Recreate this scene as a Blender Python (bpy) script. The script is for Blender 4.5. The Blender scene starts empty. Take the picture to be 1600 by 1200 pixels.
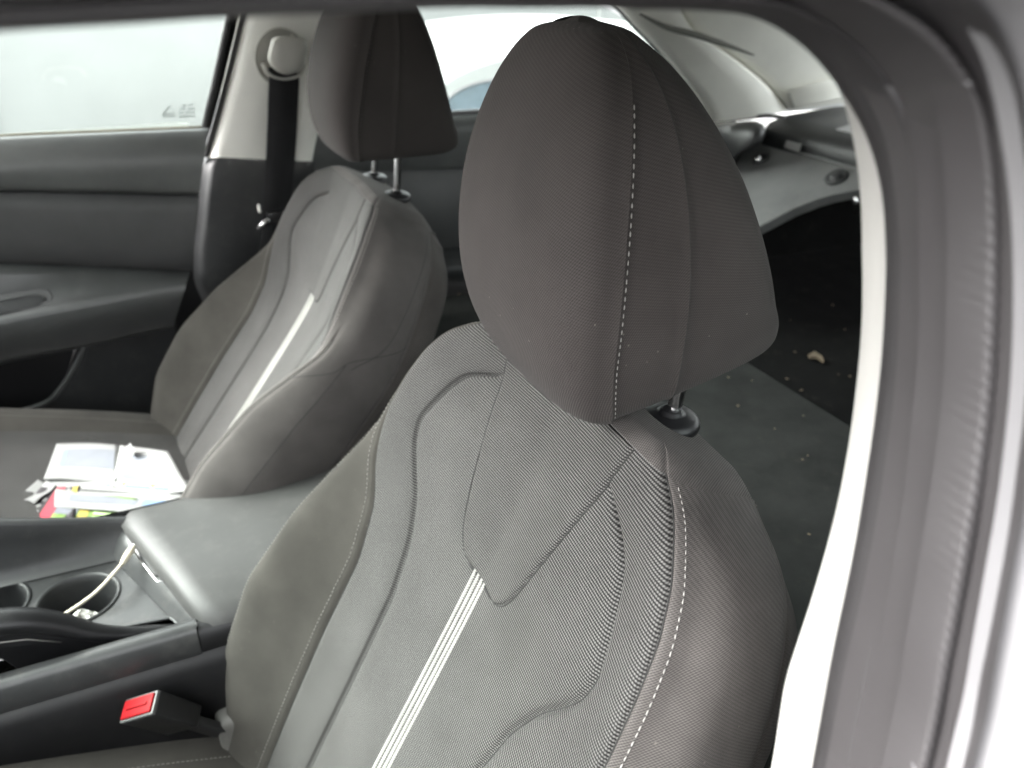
import bpy, bmesh, math, random
import numpy as np
from mathutils import Matrix, Vector

random.seed(4)
rng = np.random.default_rng(7)
S = bpy.context.scene
COL = S.collection

# ------------------------------------------------------------------ camera
FPX, PSI, TH = 1209.0, math.radians(24), math.radians(28)
CAM = np.array([-.296, -.85, 1.27])
FW = np.array([math.sin(PSI) * math.cos(TH), math.cos(PSI) * math.cos(TH), -math.sin(TH)])
RT = np.array([math.cos(PSI), -math.sin(PSI), 0.0])
UP = np.cross(RT, FW)
cd = bpy.data.cameras.new('camera')
cam = bpy.data.objects.new('camera', cd); COL.objects.link(cam)
cam.matrix_world = Matrix(((RT[0], UP[0], -FW[0], CAM[0]), (RT[1], UP[1], -FW[1], CAM[1]),
                           (RT[2], UP[2], -FW[2], CAM[2]), (0, 0, 0, 1)))
cd.sensor_width = 36.0
cd.lens = 36.0 * FPX / 1600
cd.clip_start = 0.01
cd.clip_end = 500
cd.dof.use_dof = True
cd.dof.focus_distance = 0.55
cd.dof.aperture_fstop = 6.8
S.camera = cam

# ------------------------------------------------------------------ light
SUN_EL, SUN_AZ = math.radians(36), math.radians(292)
w = bpy.data.worlds.new('World'); S.world = w; w.use_nodes = True
nt = w.node_tree; nt.nodes.clear()
sky = nt.nodes.new('ShaderNodeTexSky'); sky.sky_type = 'NISHITA'; sky.sun_disc = False
sky.sun_elevation = SUN_EL; sky.sun_rotation = SUN_AZ
sky.air_density = 1.0; sky.dust_density = 6.0; sky.ozone_density = 0.6
hs = nt.nodes.new('ShaderNodeHueSaturation'); hs.inputs['Saturation'].default_value = 0.10   # overcast: grey sky
bg = nt.nodes.new('ShaderNodeBackground'); bg.inputs['Strength'].default_value = 0.15
ow = nt.nodes.new('ShaderNodeOutputWorld')
nt.links.new(sky.outputs[0], hs.inputs['Color']); nt.links.new(hs.outputs[0], bg.inputs['Color'])
nt.links.new(bg.outputs[0], ow.inputs['Surface'])
sl = bpy.data.lights.new('sun', 'SUN'); sl.energy = 0.5; sl.angle = math.radians(115); sl.color = (1, .97, .93)
so = bpy.data.objects.new('sun', sl); COL.objects.link(so)
# direction of the sun seen from the scene
sd = Vector((math.sin(SUN_AZ) * math.cos(SUN_EL), math.cos(SUN_AZ) * math.cos(SUN_EL), math.sin(SUN_EL)))
so.rotation_euler = sd.to_track_quat('Z', 'Y').to_euler()
so.location = (0, 0, 6)
S.view_settings.view_transform = 'Standard'
S.view_settings.look = 'None'
S.view_settings.exposure = 3.75
S.view_settings.gamma = 1.0
S.render.engine = 'CYCLES'
S.cycles.max_bounces = 10
S.cycles.diffuse_bounces = 6
S.cycles.transparent_max_bounces = 12
S.cycles.use_denoising = True
S.cycles.sample_clamp_indirect = 6

# ------------------------------------------------------------------ helpers
def ray(px, py):
    return FW + (px - 800) / FPX * RT + (600 - py) / FPX * UP

def at(px, py, p, n):
    """point of a plane (p, n) that was surveyed at this place of the photograph"""
    d = ray(px, py); p = np.array(p, float); n = np.array(n, float)
    return CAM + d * (np.dot(p - CAM, n) / np.dot(d, n))

def aty(px, py, y, tilt=0.0, z0=1.0):
    return at(px, py, (0, y, z0), (0, 1, tilt))

def atx(px, py, x): return at(px, py, (x, 0, 0), (1, 0, 0))
def atz(px, py, z): return at(px, py, (0, 0, z), (0, 0, 1))

WL = {}
def base_of(o):
    while o is not None and o.name not in WL:
        o = o.parent
    return WL[o.name] if o is not None else np.zeros(3)

def props(o, label=None, cat=None, group=None, kind=None):
    if label: o['label'] = label
    if cat: o['category'] = cat
    if group: o['group'] = group
    if kind: o['kind'] = kind
    return o

def thing(name, loc, label, cat, group=None):
    o = bpy.data.objects.new(name, None); COL.objects.link(o)
    o.location = loc; o.empty_display_size = .05
    WL[o.name] = np.array(loc, float)
    return props(o, label, cat, group)

def mesh(name, V, F, mat, parent=None, uv=None, smooth=True, loc=None):
    """one mesh object; V are world coordinates"""
    V = np.asarray(V, float)
    me = bpy.data.meshes.new(name)
    o = bpy.data.objects.new(name, me); COL.objects.link(o)
    if parent is not None:
        o.parent = parent; b = base_of(parent)
    else:
        b = np.array(loc if loc is not None else V.mean(axis=0)); o.location = b; WL[o.name] = b
    me.from_pydata((V - b).tolist(), [], [tuple(int(i) for i in f) for f in F])
    if uv is not None:
        uv = np.asarray(uv, float)
        lay = me.uv_layers.new(name='UVMap')
        idx = np.empty(len(me.loops), dtype=np.int32); me.loops.foreach_get('vertex_index', idx)
        lay.data.foreach_set('uv', uv[idx].ravel())
    me.materials.append(mat)
    if smooth:
        me.polygons.foreach_set('use_smooth', [True] * len(me.polygons))
    me.update()
    return o

def grid_faces(nr, nc, wrap=False):
    F = []
    m = nc if wrap else nc - 1
    for i in range(nr - 1):
        for j in range(m):
            k = (j + 1) % nc
            F.append((i * nc + j, i * nc + k, (i + 1) * nc + k, (i + 1) * nc + j))
    return F

def grid(name, P, mat, parent=None, UV=None, wrap=False, smooth=True, flip=False, loc=None):
    P = np.asarray(P, float); nr, nc = P.shape[:2]
    F = grid_faces(nr, nc, wrap)
    if flip: F = [f[::-1] for f in F]
    if UV is None:
        uu = np.zeros((nr, nc, 2))
        dj = np.linalg.norm(np.diff(P, axis=1), axis=2); di = np.linalg.norm(np.diff(P, axis=0), axis=2)
        uu[:, 1:, 0] = np.cumsum(dj.mean(axis=0))[None, :]
        uu[1:, :, 1] = np.cumsum(di.mean(axis=1))[:, None]
        UV = uu
    return mesh(name, P.reshape(-1, 3), F, mat, parent, np.asarray(UV).reshape(-1, 2), smooth, loc)

def catmull(pts, n):
    """smooth curve through pts (k,d), n samples per segment, cosine spaced so both ends are dense"""
    pts = np.asarray(pts, float)
    ex = np.vstack([2 * pts[0] - pts[1], pts, 2 * pts[-1] - pts[-2]])
    out = []
    for i in range(len(pts) - 1):
        p0, p1, p2, p3 = ex[i:i + 4]
        d0 = max(np.linalg.norm(p1 - p0), 1e-6) ** .5; d1 = max(np.linalg.norm(p2 - p1), 1e-6) ** .5; d2 = max(np.linalg.norm(p3 - p2), 1e-6) ** .5
        m1 = ((p1 - p0) / d0 - (p2 - p0) / (d0 + d1) + (p2 - p1) / d1) * d1
        m2 = ((p2 - p1) / d1 - (p3 - p1) / (d1 + d2) + (p3 - p2) / d2) * d1
        k = n[i] if hasattr(n, '__len__') else n
        t = (1 - np.cos(np.linspace(0, math.pi, k + 1))) / 2
        if i < len(pts) - 2: t = t[:-1]
        t = t[:, None]
        out.append((2 * t**3 - 3 * t**2 + 1) * p1 + (t**3 - 2 * t**2 + t) * m1 + (-2 * t**3 + 3 * t**2) * p2 + (t**3 - t**2) * m2)
    return np.vstack(out)

def curve(pts, n=12):
    """evenly walked smooth curve"""
    c = catmull(pts, n)
    s = np.concatenate([[0], np.cumsum(np.linalg.norm(np.diff(c, axis=0), axis=1))])
    t = np.linspace(0, s[-1], (len(pts) - 1) * n + 1)
    return np.stack([np.interp(t, s, c[:, k]) for k in range(c.shape[1])], axis=1)

def smooth_table(x, xs, ys, sig=.018):
    """linear table, softened"""
    k = np.linspace(-2.2, 2.2, 23); wgt = np.exp(-k * k / 2); wgt /= wgt.sum()
    return sum(wi * np.interp(np.asarray(x) + ki * sig, xs, ys) for ki, wi in zip(k, wgt))

def tube(name, pts, r, mat, parent=None, seg=10, cap=True, flat=None, up=None):
    pts = np.asarray(pts, float); n = len(pts)
    rr = np.full(n, r) if np.isscalar(r) else np.asarray(r)
    T = np.gradient(pts, axis=0); T /= np.linalg.norm(T, axis=1)[:, None] + 1e-12
    a = np.array(up if up is not None else (0, 0, 1.0))
    if abs(T[0] @ a) > .95: a = np.array((0, 1.0, 0))
    rows = []
    N = a - T[0] * (a @ T[0]); N /= np.linalg.norm(N)
    for i in range(n):
        N = N - T[i] * (N @ T[i]); N /= np.linalg.norm(N)
        B = np.cross(T[i], N)
        th = np.linspace(0, 2 * math.pi, seg, endpoint=False)
        fx = 1.0 if flat is None else flat
        rows.append(pts[i] + rr[i] * (np.cos(th)[:, None] * N * fx + np.sin(th)[:, None] * B))
    P = np.array(rows)
    V = P.reshape(-1, 3).tolist(); F = grid_faces(n, seg, True)
    if cap:
        F.append(tuple(range(seg))[::-1]); F.append(tuple((n - 1) * seg + k for k in range(seg)))
    return mesh(name, V, F, mat, parent)

def solid(name, corners, mat, parent=None, bevel=.003, seg=3, loc=None, smooth=True):
    """bevelled hexahedron from 8 corners: bottom 4 then top 4, same order"""
    bm = bmesh.new()
    vs = [bm.verts.new(c) for c in corners]
    for f in ((3, 2, 1, 0), (4, 5, 6, 7), (0, 1, 5, 4), (1, 2, 6, 5), (2, 3, 7, 6), (3, 0, 4, 7)):
        bm.faces.new([vs[i] for i in f])
    bmesh.ops.recalc_face_normals(bm, faces=bm.faces)
    if bevel:
        bmesh.ops.bevel(bm, geom=bm.edges[:], offset=bevel, segments=seg, profile=.5, affect='EDGES', clamp_overlap=True)
    bm.verts.index_update()
    V = [tuple(v.co) for v in bm.verts]; F = [[v.index for v in f.verts] for f in bm.faces]
    bm.free()
    return mesh(name, V, F, mat, parent, smooth=smooth, loc=loc)

def box(name, c, s, mat, parent=None, bevel=.003, rot=None, seg=3):
    c = np.array(c, float); h = np.array(s, float) / 2
    R = np.array(rot) if rot is not None else np.eye(3)
    q = [(-1, -1, -1), (1, -1, -1), (1, 1, -1), (-1, 1, -1), (-1, -1, 1), (1, -1, 1), (1, 1, 1), (-1, 1, 1)]
    return solid(name, [c + R @ (h * np.array(k)) for k in q], mat, parent, bevel, seg)

def prism(name, poly, off, mat, parent=None, bevel=0.0, seg=2, smooth=False, loc=None):
    """flat outline (list of 3D points) given thickness along off"""
    bm = bmesh.new()
    off = np.array(off, float)
    a = [bm.verts.new(p) for p in poly]; b = [bm.verts.new(np.array(p) + off) for p in poly]
    n = len(poly)
    bm.faces.new(a); bm.faces.new(b[::-1])
    for i in range(n): bm.faces.new((a[i], b[i], b[(i + 1) % n], a[(i + 1) % n]))
    bmesh.ops.recalc_face_normals(bm, faces=bm.faces)
    if bevel:
        bmesh.ops.bevel(bm, geom=bm.edges[:], offset=bevel, segments=seg, profile=.5, affect='EDGES', clamp_overlap=True)
    bm.verts.index_update()
    V = [tuple(v.co) for v in bm.verts]; F = [[v.index for v in f.verts] for f in bm.faces]
    bm.free()
    return mesh(name, V, F, mat, parent, smooth=smooth, loc=loc)

def lathe(name, prof, c, axis, mat, parent=None, seg=28):
    """prof: (radius, height) list round an axis"""
    ax = np.array(axis, float); ax /= np.linalg.norm(ax)
    a = np.array((1.0, 0, 0)) if abs(ax[0]) < .8 else np.array((0, 1.0, 0))
    N = a - ax * (a @ ax); N /= np.linalg.norm(N); B = np.cross(ax, N)
    th = np.linspace(0, 2 * math.pi, seg, endpoint=False)
    P = [[np.array(c) + ax * h + r * (math.cos(t) * N + math.sin(t) * B) for t in th] for r, h in prof]
    return grid(name, P, mat, parent, wrap=True)

def stitches(name, pts, nrm, mat, parent, pitch=.0052, length=.0036, rad=.00055, lift=.0006):
    pts = np.asarray(pts, float)
    s = np.concatenate([[0], np.cumsum(np.linalg.norm(np.diff(pts, axis=0), axis=1))])
    k = int(s[-1] / pitch)
    V, F = [], []
    nrm = np.asarray(nrm, float)
    for i in range(k):
        c = (i + .5) * pitch + random.uniform(-.0004, .0004)
        a = np.array([np.interp(c - length / 2, s, pts[:, q]) for q in range(3)])
        b = np.array([np.interp(c + length / 2, s, pts[:, q]) for q in range(3)])
        n = np.array([np.interp(c, s, nrm[:, q]) for q in range(3)]) if nrm.ndim == 2 else nrm
        n = n / (np.linalg.norm(n) + 1e-9)
        t = (b - a); t /= np.linalg.norm(t) + 1e-9; bi = np.cross(t, n)
        o0 = len(V)
        for (q, f_, up_) in ((0, .35, -.2), (.25, 1, lift / rad), (.75, 1, lift / rad), (1, .35, -.2)):
            m = a + (b - a) * q + n * rad * up_
            for al in (0, 90, 180, 270):
                V.append(m + rad * f_ * (math.cos(math.radians(al)) * n * .8 + math.sin(math.radians(al)) * bi))
        for r in range(3):
            for j in range(4):
                F.append((o0 + r * 4 + j, o0 + r * 4 + (j + 1) % 4, o0 + (r + 1) * 4 + (j + 1) % 4, o0 + (r + 1) * 4 + j))
        F.append((o0 + 3, o0 + 2, o0 + 1, o0)); F.append((o0 + 12, o0 + 13, o0 + 14, o0 + 15))
    return mesh(name, V, F, mat, parent)

# ------------------------------------------------------------------ materials
def newmat(name):
    m = bpy.data.materials.new(name); m.use_nodes = True
    n = m.node_tree; b = n.nodes['Principled BSDF']
    return m, n, b

def N(n, t, **kw):
    nd = n.nodes.new(t)
    for k, v in kw.items():
        if k in nd.inputs: nd.inputs[k].default_value = v
        else: setattr(nd, k, v)
    return nd

def mth(n, op, a, b=None):
    nd = n.nodes.new('ShaderNodeMath'); nd.operation = op
    for i, x in enumerate((a, b)):
        if x is None: continue
        if isinstance(x, (int, float)): nd.inputs[i].default_value = x
        else: n.links.new(x, nd.inputs[i])
    return nd.outputs[0]

def rgb(c): return (c[0], c[1], c[2], 1) if len(c) == 3 else c

def ramp(n, fac, stops):
    r = n.nodes.new('ShaderNodeValToRGB')
    e = r.color_ramp.elements
    while len(e) < len(stops): e.new(.5)
    for el, (p, c) in zip(e, stops): el.position = p; el.color = rgb(c)
    n.links.new(fac, r.inputs[0]); return r.outputs[0]

def wear(n, b, base, amount=.25, scale=9.0, bump=None, rough=None, rvar=.12):
    """broad uneven tone, a little dust and roughness change over an even base"""
    tc = N(n, 'ShaderNodeTexCoord')
    n1 = N(n, 'ShaderNodeTexNoise', Scale=scale, Detail=6.0, Roughness=.62)
    n.links.new(tc.outputs['Object'], n1.inputs['Vector'])
    lo = [c * (1 - amount) for c in base]; hi = [min(1, c * (1 + amount)) for c in base]
    col = ramp(n, n1.outputs['Fac'], [(.3, lo), (.72, hi)])
    n.links.new(col, b.inputs['Base Color'])
    if rough is not None:
        rr = mth(n, 'ADD', mth(n, 'MULTIPLY', n1.outputs['Fac'], rvar * 2), rough - rvar)
        n.links.new(rr, b.inputs['Roughness'])
    return tc, n1, col

def plastic(name, base, rough=.5, grain=1400, strength=.12, amount=.2, spec=.5, dust=0.0):
    m, n, b = newmat(name)
    tc, n1, col = wear(n, b, base, amount, 9, rough=rough)
    b.inputs['Specular IOR Level'].default_value = spec
    g = N(n, 'ShaderNodeTexNoise', Scale=grain, Detail=2.0)
    n.links.new(tc.outputs['Object'], g.inputs['Vector'])
    bp = N(n, 'ShaderNodeBump', Strength=strength, Distance=.0004)
    n.links.new(g.outputs['Fac'], bp.inputs['Height']); n.links.new(bp.outputs[0], b.inputs['Normal'])
    if dust:
        d = N(n, 'ShaderNodeTexNoise', Scale=38.0, Detail=9.0, Roughness=.75)
        n.links.new(tc.outputs['Object'], d.inputs['Vector'])
        msk = ramp(n, d.outputs['Fac'], [(.5, (0, 0, 0)), (.75, (dust, dust, dust))])
        mx = n.nodes.new('ShaderNodeMixRGB'); mx.inputs[2].default_value = (.22, .21, .19, 1)
        n.links.new(msk, mx.inputs[0]); n.links.new(col, mx.inputs[1]); n.links.new(mx.outputs[0], b.inputs['Base Color'])
    return m

def cloth(name, base, pu=.0011, pv=.0011, amount=.22, contrast=.35, twill=True, lint=.0):
    """plain twill cloth: fine diagonal threads from the surface's own UV, in metres"""
    m, n, b = newmat(name)
    tc, n1, col = wear(n, b, base, amount, 14)
    b.inputs['Roughness'].default_value = .92
    b.inputs['Specular IOR Level'].default_value = .15
    b.inputs['Sheen Weight'].default_value = .04
    b.inputs['Sheen Roughness'].default_value = .5
    sp = N(n, 'ShaderNodeSeparateXYZ'); n.links.new(tc.outputs['UV'], sp.inputs[0])
    u, v = sp.outputs[0], sp.outputs[1]
    a = mth(n, 'SINE', mth(n, 'MULTIPLY', mth(n, 'ADD', u, mth(n, 'MULTIPLY', v, .75)), 2 * math.pi / pu))
    c = mth(n, 'SINE', mth(n, 'MULTIPLY', mth(n, 'SUBTRACT', v, mth(n, 'MULTIPLY', u, .3)), 2 * math.pi / pv))
    t = mth(n, 'ADD', mth(n, 'MULTIPLY', a, .35), mth(n, 'MULTIPLY', c, .15))
    t = mth(n, 'ADD', t, .5)
    mx = n.nodes.new('ShaderNodeMixRGB'); mx.blend_type = 'MULTIPLY'; mx.inputs[0].default_value = contrast
    n.links.new(col, mx.inputs[1])
    n.links.new(ramp(n, t, [(.15, (.35, .35, .35)), (.85, (1.35, 1.35, 1.35))]), mx.inputs[2])
    out = mx.outputs[0]
    if lint:
        d = N(n, 'ShaderNodeTexVoronoi', Scale=95.0); n.links.new(tc.outputs['Object'], d.inputs['Vector'])
        d2 = N(n, 'ShaderNodeTexNoise', Scale=9.0, Detail=3.0); n.links.new(tc.outputs['Object'], d2.inputs['Vector'])
        k = mth(n, 'MULTIPLY', mth(n, 'LESS_THAN', d.outputs['Distance'], .07), mth(n, 'GREATER_THAN', d2.outputs['Fac'], .55))
        m2 = n.nodes.new('ShaderNodeMixRGB'); m2.inputs[2].default_value = (.16, .15, .13, 1)
        n.links.new(mth(n, 'MULTIPLY', k, lint), m2.inputs[0]); n.links.new(out, m2.inputs[1]); out = m2.outputs[0]
    n.links.new(out, b.inputs['Base Color'])
    bp = N(n, 'ShaderNodeBump', Strength=.6, Distance=.0004)
    n.links.new(t, bp.inputs['Height']); n.links.new(bp.outputs[0], b.inputs['Normal'])
    return m

def weave(name, pu=.0022, pv=.0024, lo=(.0075, .0073, .0072), hi=(.142, .139, .134)):
    """coarse two-tone basket weave: pale picks over dark ground, UV in metres"""
    m, n, b = newmat(name)
    tc = N(n, 'ShaderNodeTexCoord')
    b.inputs['Roughness'].default_value = .85
    b.inputs['Specular IOR Level'].default_value = .2
    sp = N(n, 'ShaderNodeSeparateXYZ'); n.links.new(tc.outputs['UV'], sp.inputs[0])
    wob = N(n, 'ShaderNodeTexNoise', Scale=45.0, Detail=2.0); n.links.new(tc.outputs['UV'], wob.inputs['Vector'])
    wv = mth(n, 'MULTIPLY', mth(n, 'SUBTRACT', wob.outputs['Fac'], .5), .0009)
    u = mth(n, 'ADD', sp.outputs[0], wv); v = mth(n, 'ADD', sp.outputs[1], wv)
    su = mth(n, 'SINE', mth(n, 'MULTIPLY', u, 2 * math.pi / pu))
    sv = mth(n, 'SINE', mth(n, 'MULTIPLY', v, 2 * math.pi / pv))
    dots = mth(n, 'MULTIPLY', su, mth(n, 'COSINE', mth(n, 'MULTIPLY', v, math.pi / pv)))
    ribs = mth(n, 'COSINE', mth(n, 'MULTIPLY', v, 2 * math.pi / pv))
    t = mth(n, 'ADD', mth(n, 'MULTIPLY', dots, .19), mth(n, 'MULTIPLY', ribs, .30))
    t = mth(n, 'ADD', t, .5)
    fine = N(n, 'ShaderNodeTexNoise', Scale=900.0, Detail=2.0); n.links.new(tc.outputs['UV'], fine.inputs['Vector'])
    t = mth(n, 'ADD', t, mth(n, 'MULTIPLY', mth(n, 'SUBTRACT', fine.outputs['Fac'], .5), .35))
    broad = N(n, 'ShaderNodeTexNoise', Scale=11.0, Detail=4.0); n.links.new(tc.outputs['Object'], broad.inputs['Vector'])
    col = ramp(n, t, [(.2, lo), (.52, [(a + c) * .36 for a, c in zip(lo, hi)]), (.86, hi)])
    mx = n.nodes.new('ShaderNodeMixRGB'); mx.blend_type = 'MULTIPLY'; mx.inputs[0].default_value = 1
    n.links.new(col, mx.inputs[1])
    n.links.new(ramp(n, broad.outputs['Fac'], [(.3, (.85, .85, .85)), (.7, (1.1, 1.1, 1.1))]), mx.inputs[2])
    n.links.new(mx.outputs[0], b.inputs['Base Color'])
    bp = N(n, 'ShaderNodeBump', Strength=.6, Distance=.0006)
    n.links.new(t, bp.inputs['Height']); n.links.new(bp.outputs[0], b.inputs['Normal'])
    return m

def simple(name, base, rough=.5, metal=0.0, spec=.5, amount=.12, scale=12):
    m, n, b = newmat(name)
    wear(n, b, base, amount, scale, rough=rough, rvar=.06)
    b.inputs['Metallic'].default_value = metal
    b.inputs['Specular IOR Level'].default_value = spec
    return m

def carpet(name, base, dust=.5):
    m, n, b = newmat(name)
    tc, n1, col = wear(n, b, base, .3, 10)
    b.inputs['Roughness'].default_value = .95; b.inputs['Specular IOR Level'].default_value = .1
    f = N(n, 'ShaderNodeTexNoise', Scale=700.0, Detail=3.0); n.links.new(tc.outputs['Object'], f.inputs['Vector'])
    bp = N(n, 'ShaderNodeBump', Strength=.5, Distance=.001); n.links.new(f.outputs['Fac'], bp.inputs['Height'])
    n.links.new(bp.outputs[0], b.inputs['Normal'])
    d = N(n, 'ShaderNodeTexNoise', Scale=26.0, Detail=9.0, Roughness=.8); n.links.new(tc.outputs['Object'], d.inputs['Vector'])
    mx = n.nodes.new('ShaderNodeMixRGB'); mx.inputs[2].default_value = (.13, .12, .10, 1)
    n.links.new(ramp(n, d.outputs['Fac'], [(.56, (0, 0, 0)), (.8, (dust, dust, dust))]), mx.inputs[0])
    n.links.new(col, mx.inputs[1]); n.links.new(mx.outputs[0], b.inputs['Base Color'])
    return m

def glass(name, tint=(.86, .95, .90), rough=0.0, refl=1.0):
    m, n, b = newmat(name)
    n.nodes.remove(b)
    tr = N(n, 'ShaderNodeBsdfTransparent'); tr.inputs[0].default_value = rgb(tint)
    gl = N(n, 'ShaderNodeBsdfGlossy'); gl.inputs['Roughness'].default_value = .02
    fr = N(n, 'ShaderNodeFresnel', IOR=1.35)
    mx = N(n, 'ShaderNodeMixShader')
    n.links.new(fr.outputs[0], mx.inputs[0]); n.links.new(tr.outputs[0], mx.inputs[1]); n.links.new(gl.outputs[0], mx.inputs[2])
    n.links.new(mx.outputs[0], n.nodes['Material Output'].inputs['Surface'])
    return m

M = dict(
    cloth=cloth('seat_cloth', (.090, .083, .079), pu=.0019, pv=.0019, contrast=.75, lint=.6),
    cloth_head=cloth('headrest_cloth', (.049, .0435, .0415), pu=.0020, pv=.0022, contrast=.6, amount=.12, lint=.6),
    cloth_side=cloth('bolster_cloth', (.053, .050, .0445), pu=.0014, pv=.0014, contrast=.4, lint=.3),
    weave=weave('seat_weave'),
    weave_b=weave('seat_weave_panel', pu=.0021, pv=.0023, lo=(.0075, .0073, .0072), hi=(.136, .133, .128)),
    rib=cloth('edge_tape', (.062, .056, .052), pu=.0022, pv=.0022, contrast=.7),
    stripe=cloth('stripe_yarn', (.29, .29, .27), pu=.0022, pv=.0022, contrast=.6),
    seam=simple('seam_line_dark', (.022, .022, .021), .9),  # dark tone for the shadow and dirt in seam folds
    thread=simple('stitch_thread', (.30, .29, .275), .8),
    thread_plain=simple('stitch_thread_plain', (.07, .066, .062), .85),
    thread_dark=simple('stitch_thread_dark', (.19, .183, .17), .85),
    shell=plastic('seat_shell_plastic', (.022, .022, .023), .55),
    dark=plastic('dark_trim_plastic', (.026, .027, .028), .46, dust=.09),
    soft=plastic('soft_door_plastic', (.105, .109, .107), .38, grain=900, dust=.06),
    insert=plastic('door_insert_plastic', (.075, .075, .076), .62, grain=600),
    black=plastic('black_plastic', (.008, .008, .009), .42),
    piano=plastic('console_satin_plastic', (.036, .037, .038), .34, dust=.18),
    lid=plastic('armrest_vinyl', (.044, .044, .043), .55, grain=800, strength=.3, dust=.10),
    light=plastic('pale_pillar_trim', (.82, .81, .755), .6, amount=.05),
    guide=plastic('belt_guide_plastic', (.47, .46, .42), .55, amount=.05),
    light_dimmed=plastic('pale_pillar_trim_dimmed', (.36, .353, .335), .6, amount=.05),  # same pale trim, colour darkened to offset the strong light at the opening
    liner=cloth('roof_lining_cloth', (.74, .73, .68), pu=.002, pv=.002, contrast=.08, amount=.05),
    rubber=plastic('weatherstrip_rubber', (.030, .028, .029), .5, grain=300, amount=.15),
    rubber_rib=plastic('ribbed_seal_rubber', (.046, .043, .044), .33, grain=300, amount=.1),
    paint=simple('silver_white_paint', (.165, .162, .166), .3, amount=.03),
    white=simple('white_paint', (.82, .83, .82), .35, amount=.03),
    chrome=simple('chrome', (.78, .78, .78), .16, metal=1.0, amount=.04),
    steel=simple('steel', (.42, .41, .39), .4, metal=1.0),
    belt=cloth('belt_webbing', (.020, .020, .021), pu=.0025, pv=.0025, contrast=.5),
    red=simple('red_button_plastic', (.25, .003, .006), .6, spec=.2, amount=.08),
    carpet=carpet('black_carpet', (.010, .010, .010), .25),
    felt=carpet('grey_seat_back_felt', (.038, .040, .038), .3),
    grey_panel=plastic('grey_panel_plastic', (.125, .128, .126), .55, dust=.2),
    paper=simple('white_paper', (.25, .25, .245), .75, amount=.04),
    paper_dim=simple('grey_print', (.18, .19, .215), .75),
    paper_blue=simple('window_film_blue', (.16, .24, .36), .5),
    ink_teal=simple('teal_print', (.12, .62, .62), .7),
    ink_olive=simple('olive_print', (.42, .44, .05), .7),
    ink_red=simple('red_print', (.34, .03, .05), .6),
    ink_black=simple('black_print', (.03, .025, .028), .6),
    ink_green=simple('green_print', (.15, .25, .05), .6),
    ink_yellow=simple('yellow_print', (.36, .29, .05), .6),
    cable=simple('cream_cable', (.66, .60, .48), .5),
    tissue=simple('tissue', (.80, .79, .75), .9),
    glass=glass('tinted_window_glass', (.845, .88, .862)),
    screen=glass('green_tinted_screen_glass', (.49, .535, .51)),
    etch=simple('etched_mark', (.30, .34, .33), .8),
    trailer=simple('pale_trailer_skin', (.29, .298, .292), .45, amount=.10, scale=1.2),
    asphalt=simple('asphalt', (.055, .055, .055), .9, scale=4, amount=.3),
    bluegrey=simple('blue_grey_glass', (.10, .135, .16), .25, amount=.2, scale=20),
    tyre=simple('tyre_rubber', (.02, .02, .02), .8),
    crumb=simple('crumb', (.20, .16, .11), .9, amount=.4),
)

# ------------------------------------------------------------------ front seats
KV = [-.50, -.40, -.30, -.20, -.10, -.04, .00, .05, .10, .14, .17, .19, .202]
TAB = {  # half profile of the backrest: lateral u and forward w of its construction lines, over height v
    'gu': [.115, .118, .120, .122, .126, .134, .140, .150, .160, .163, .155, .135, .105],
    'gw': [.016, .016, .016, .016, .016, .016, .018, .022, .024, .022, .018, .014, .008],
    'su': [.150, .158, .166, .172, .180, .208, .232, .240, .232, .218, .198, .165, .128],
    'sw': [.020, .024, .028, .030, .028, .031, .037, .040, .037, .032, .025, .016, .006],
    'cu': [.196, .222, .243, .246, .244, .250, .256, .258, .248, .232, .210, .176, .138],
    'cw': [.030, .062, .098, .106, .088, .062, .042, .028, .020, .014, .008, .002, -.004],
    'ou': [.225, .250, .278, .288, .282, .276, .272, .268, .256, .238, .214, .180, .141],
    'ow': [.005, .020, .040, .044, .032, .020, .012, .004, -.004, -.010, -.016, -.022, -.030],
    'pu': [.255, .262, .270, .272, .268, .264, .260, .254, .240, .222, .200, .168, .130],
    'pw': [-.06, -.06, -.06, -.062, -.066, -.07, -.072, -.075, -.078, -.080, -.083, -.088, -.094],
    'bu': [.235, .240, .246, .246, .240, .236, .232, .226, .212, .194, .172, .145, .112],
    'bw': [-.10, -.10, -.10, -.105, -.11, -.115, -.12, -.122, -.124, -.125, -.126, -.127, -.127],
}
OWN = {  # the two panel seams that bend quickly have knots of their own
    'gu': ([-.50, -.30, -.20, -.10, -.04, .00, .02, .045, .07, .10, .118, .14, .155, .165, .21], [.106, .109, .110, .112, .125, .145, .162, .180, .185, .172, .163, .148, .118, .092, .090]),
    'su': ([-.50, -.393, -.233, -.109, -.046, -.01, .02, .05, .095, .13, .158, .175, .19, .198, .203], [.160, .168, .172, .174, .192, .222, .234, .236, .230, .221, .205, .187, .166, .150, .130]),
}
SEG = [22, 22, 16, 12, 14, 10, 8]     # samples per stretch, centre line -> back centre
CUT = np.concatenate([[0], np.cumsum(SEG)])

def groove(prof, idx, depth, sig):
    """press a seam into the profile at sample idx"""
    d = np.concatenate([[0], np.cumsum(np.linalg.norm(np.diff(prof, axis=0), axis=1))])
    T = np.gradient(prof, axis=0); T /= np.linalg.norm(T, axis=1)[:, None] + 1e-12
    Nn = np.stack([T[:, 1], -T[:, 0]], axis=1)      # points inwards
    return prof + Nn * (depth * np.exp(-((d - d[idx]) / sig) ** 2))[:, None]

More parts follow.
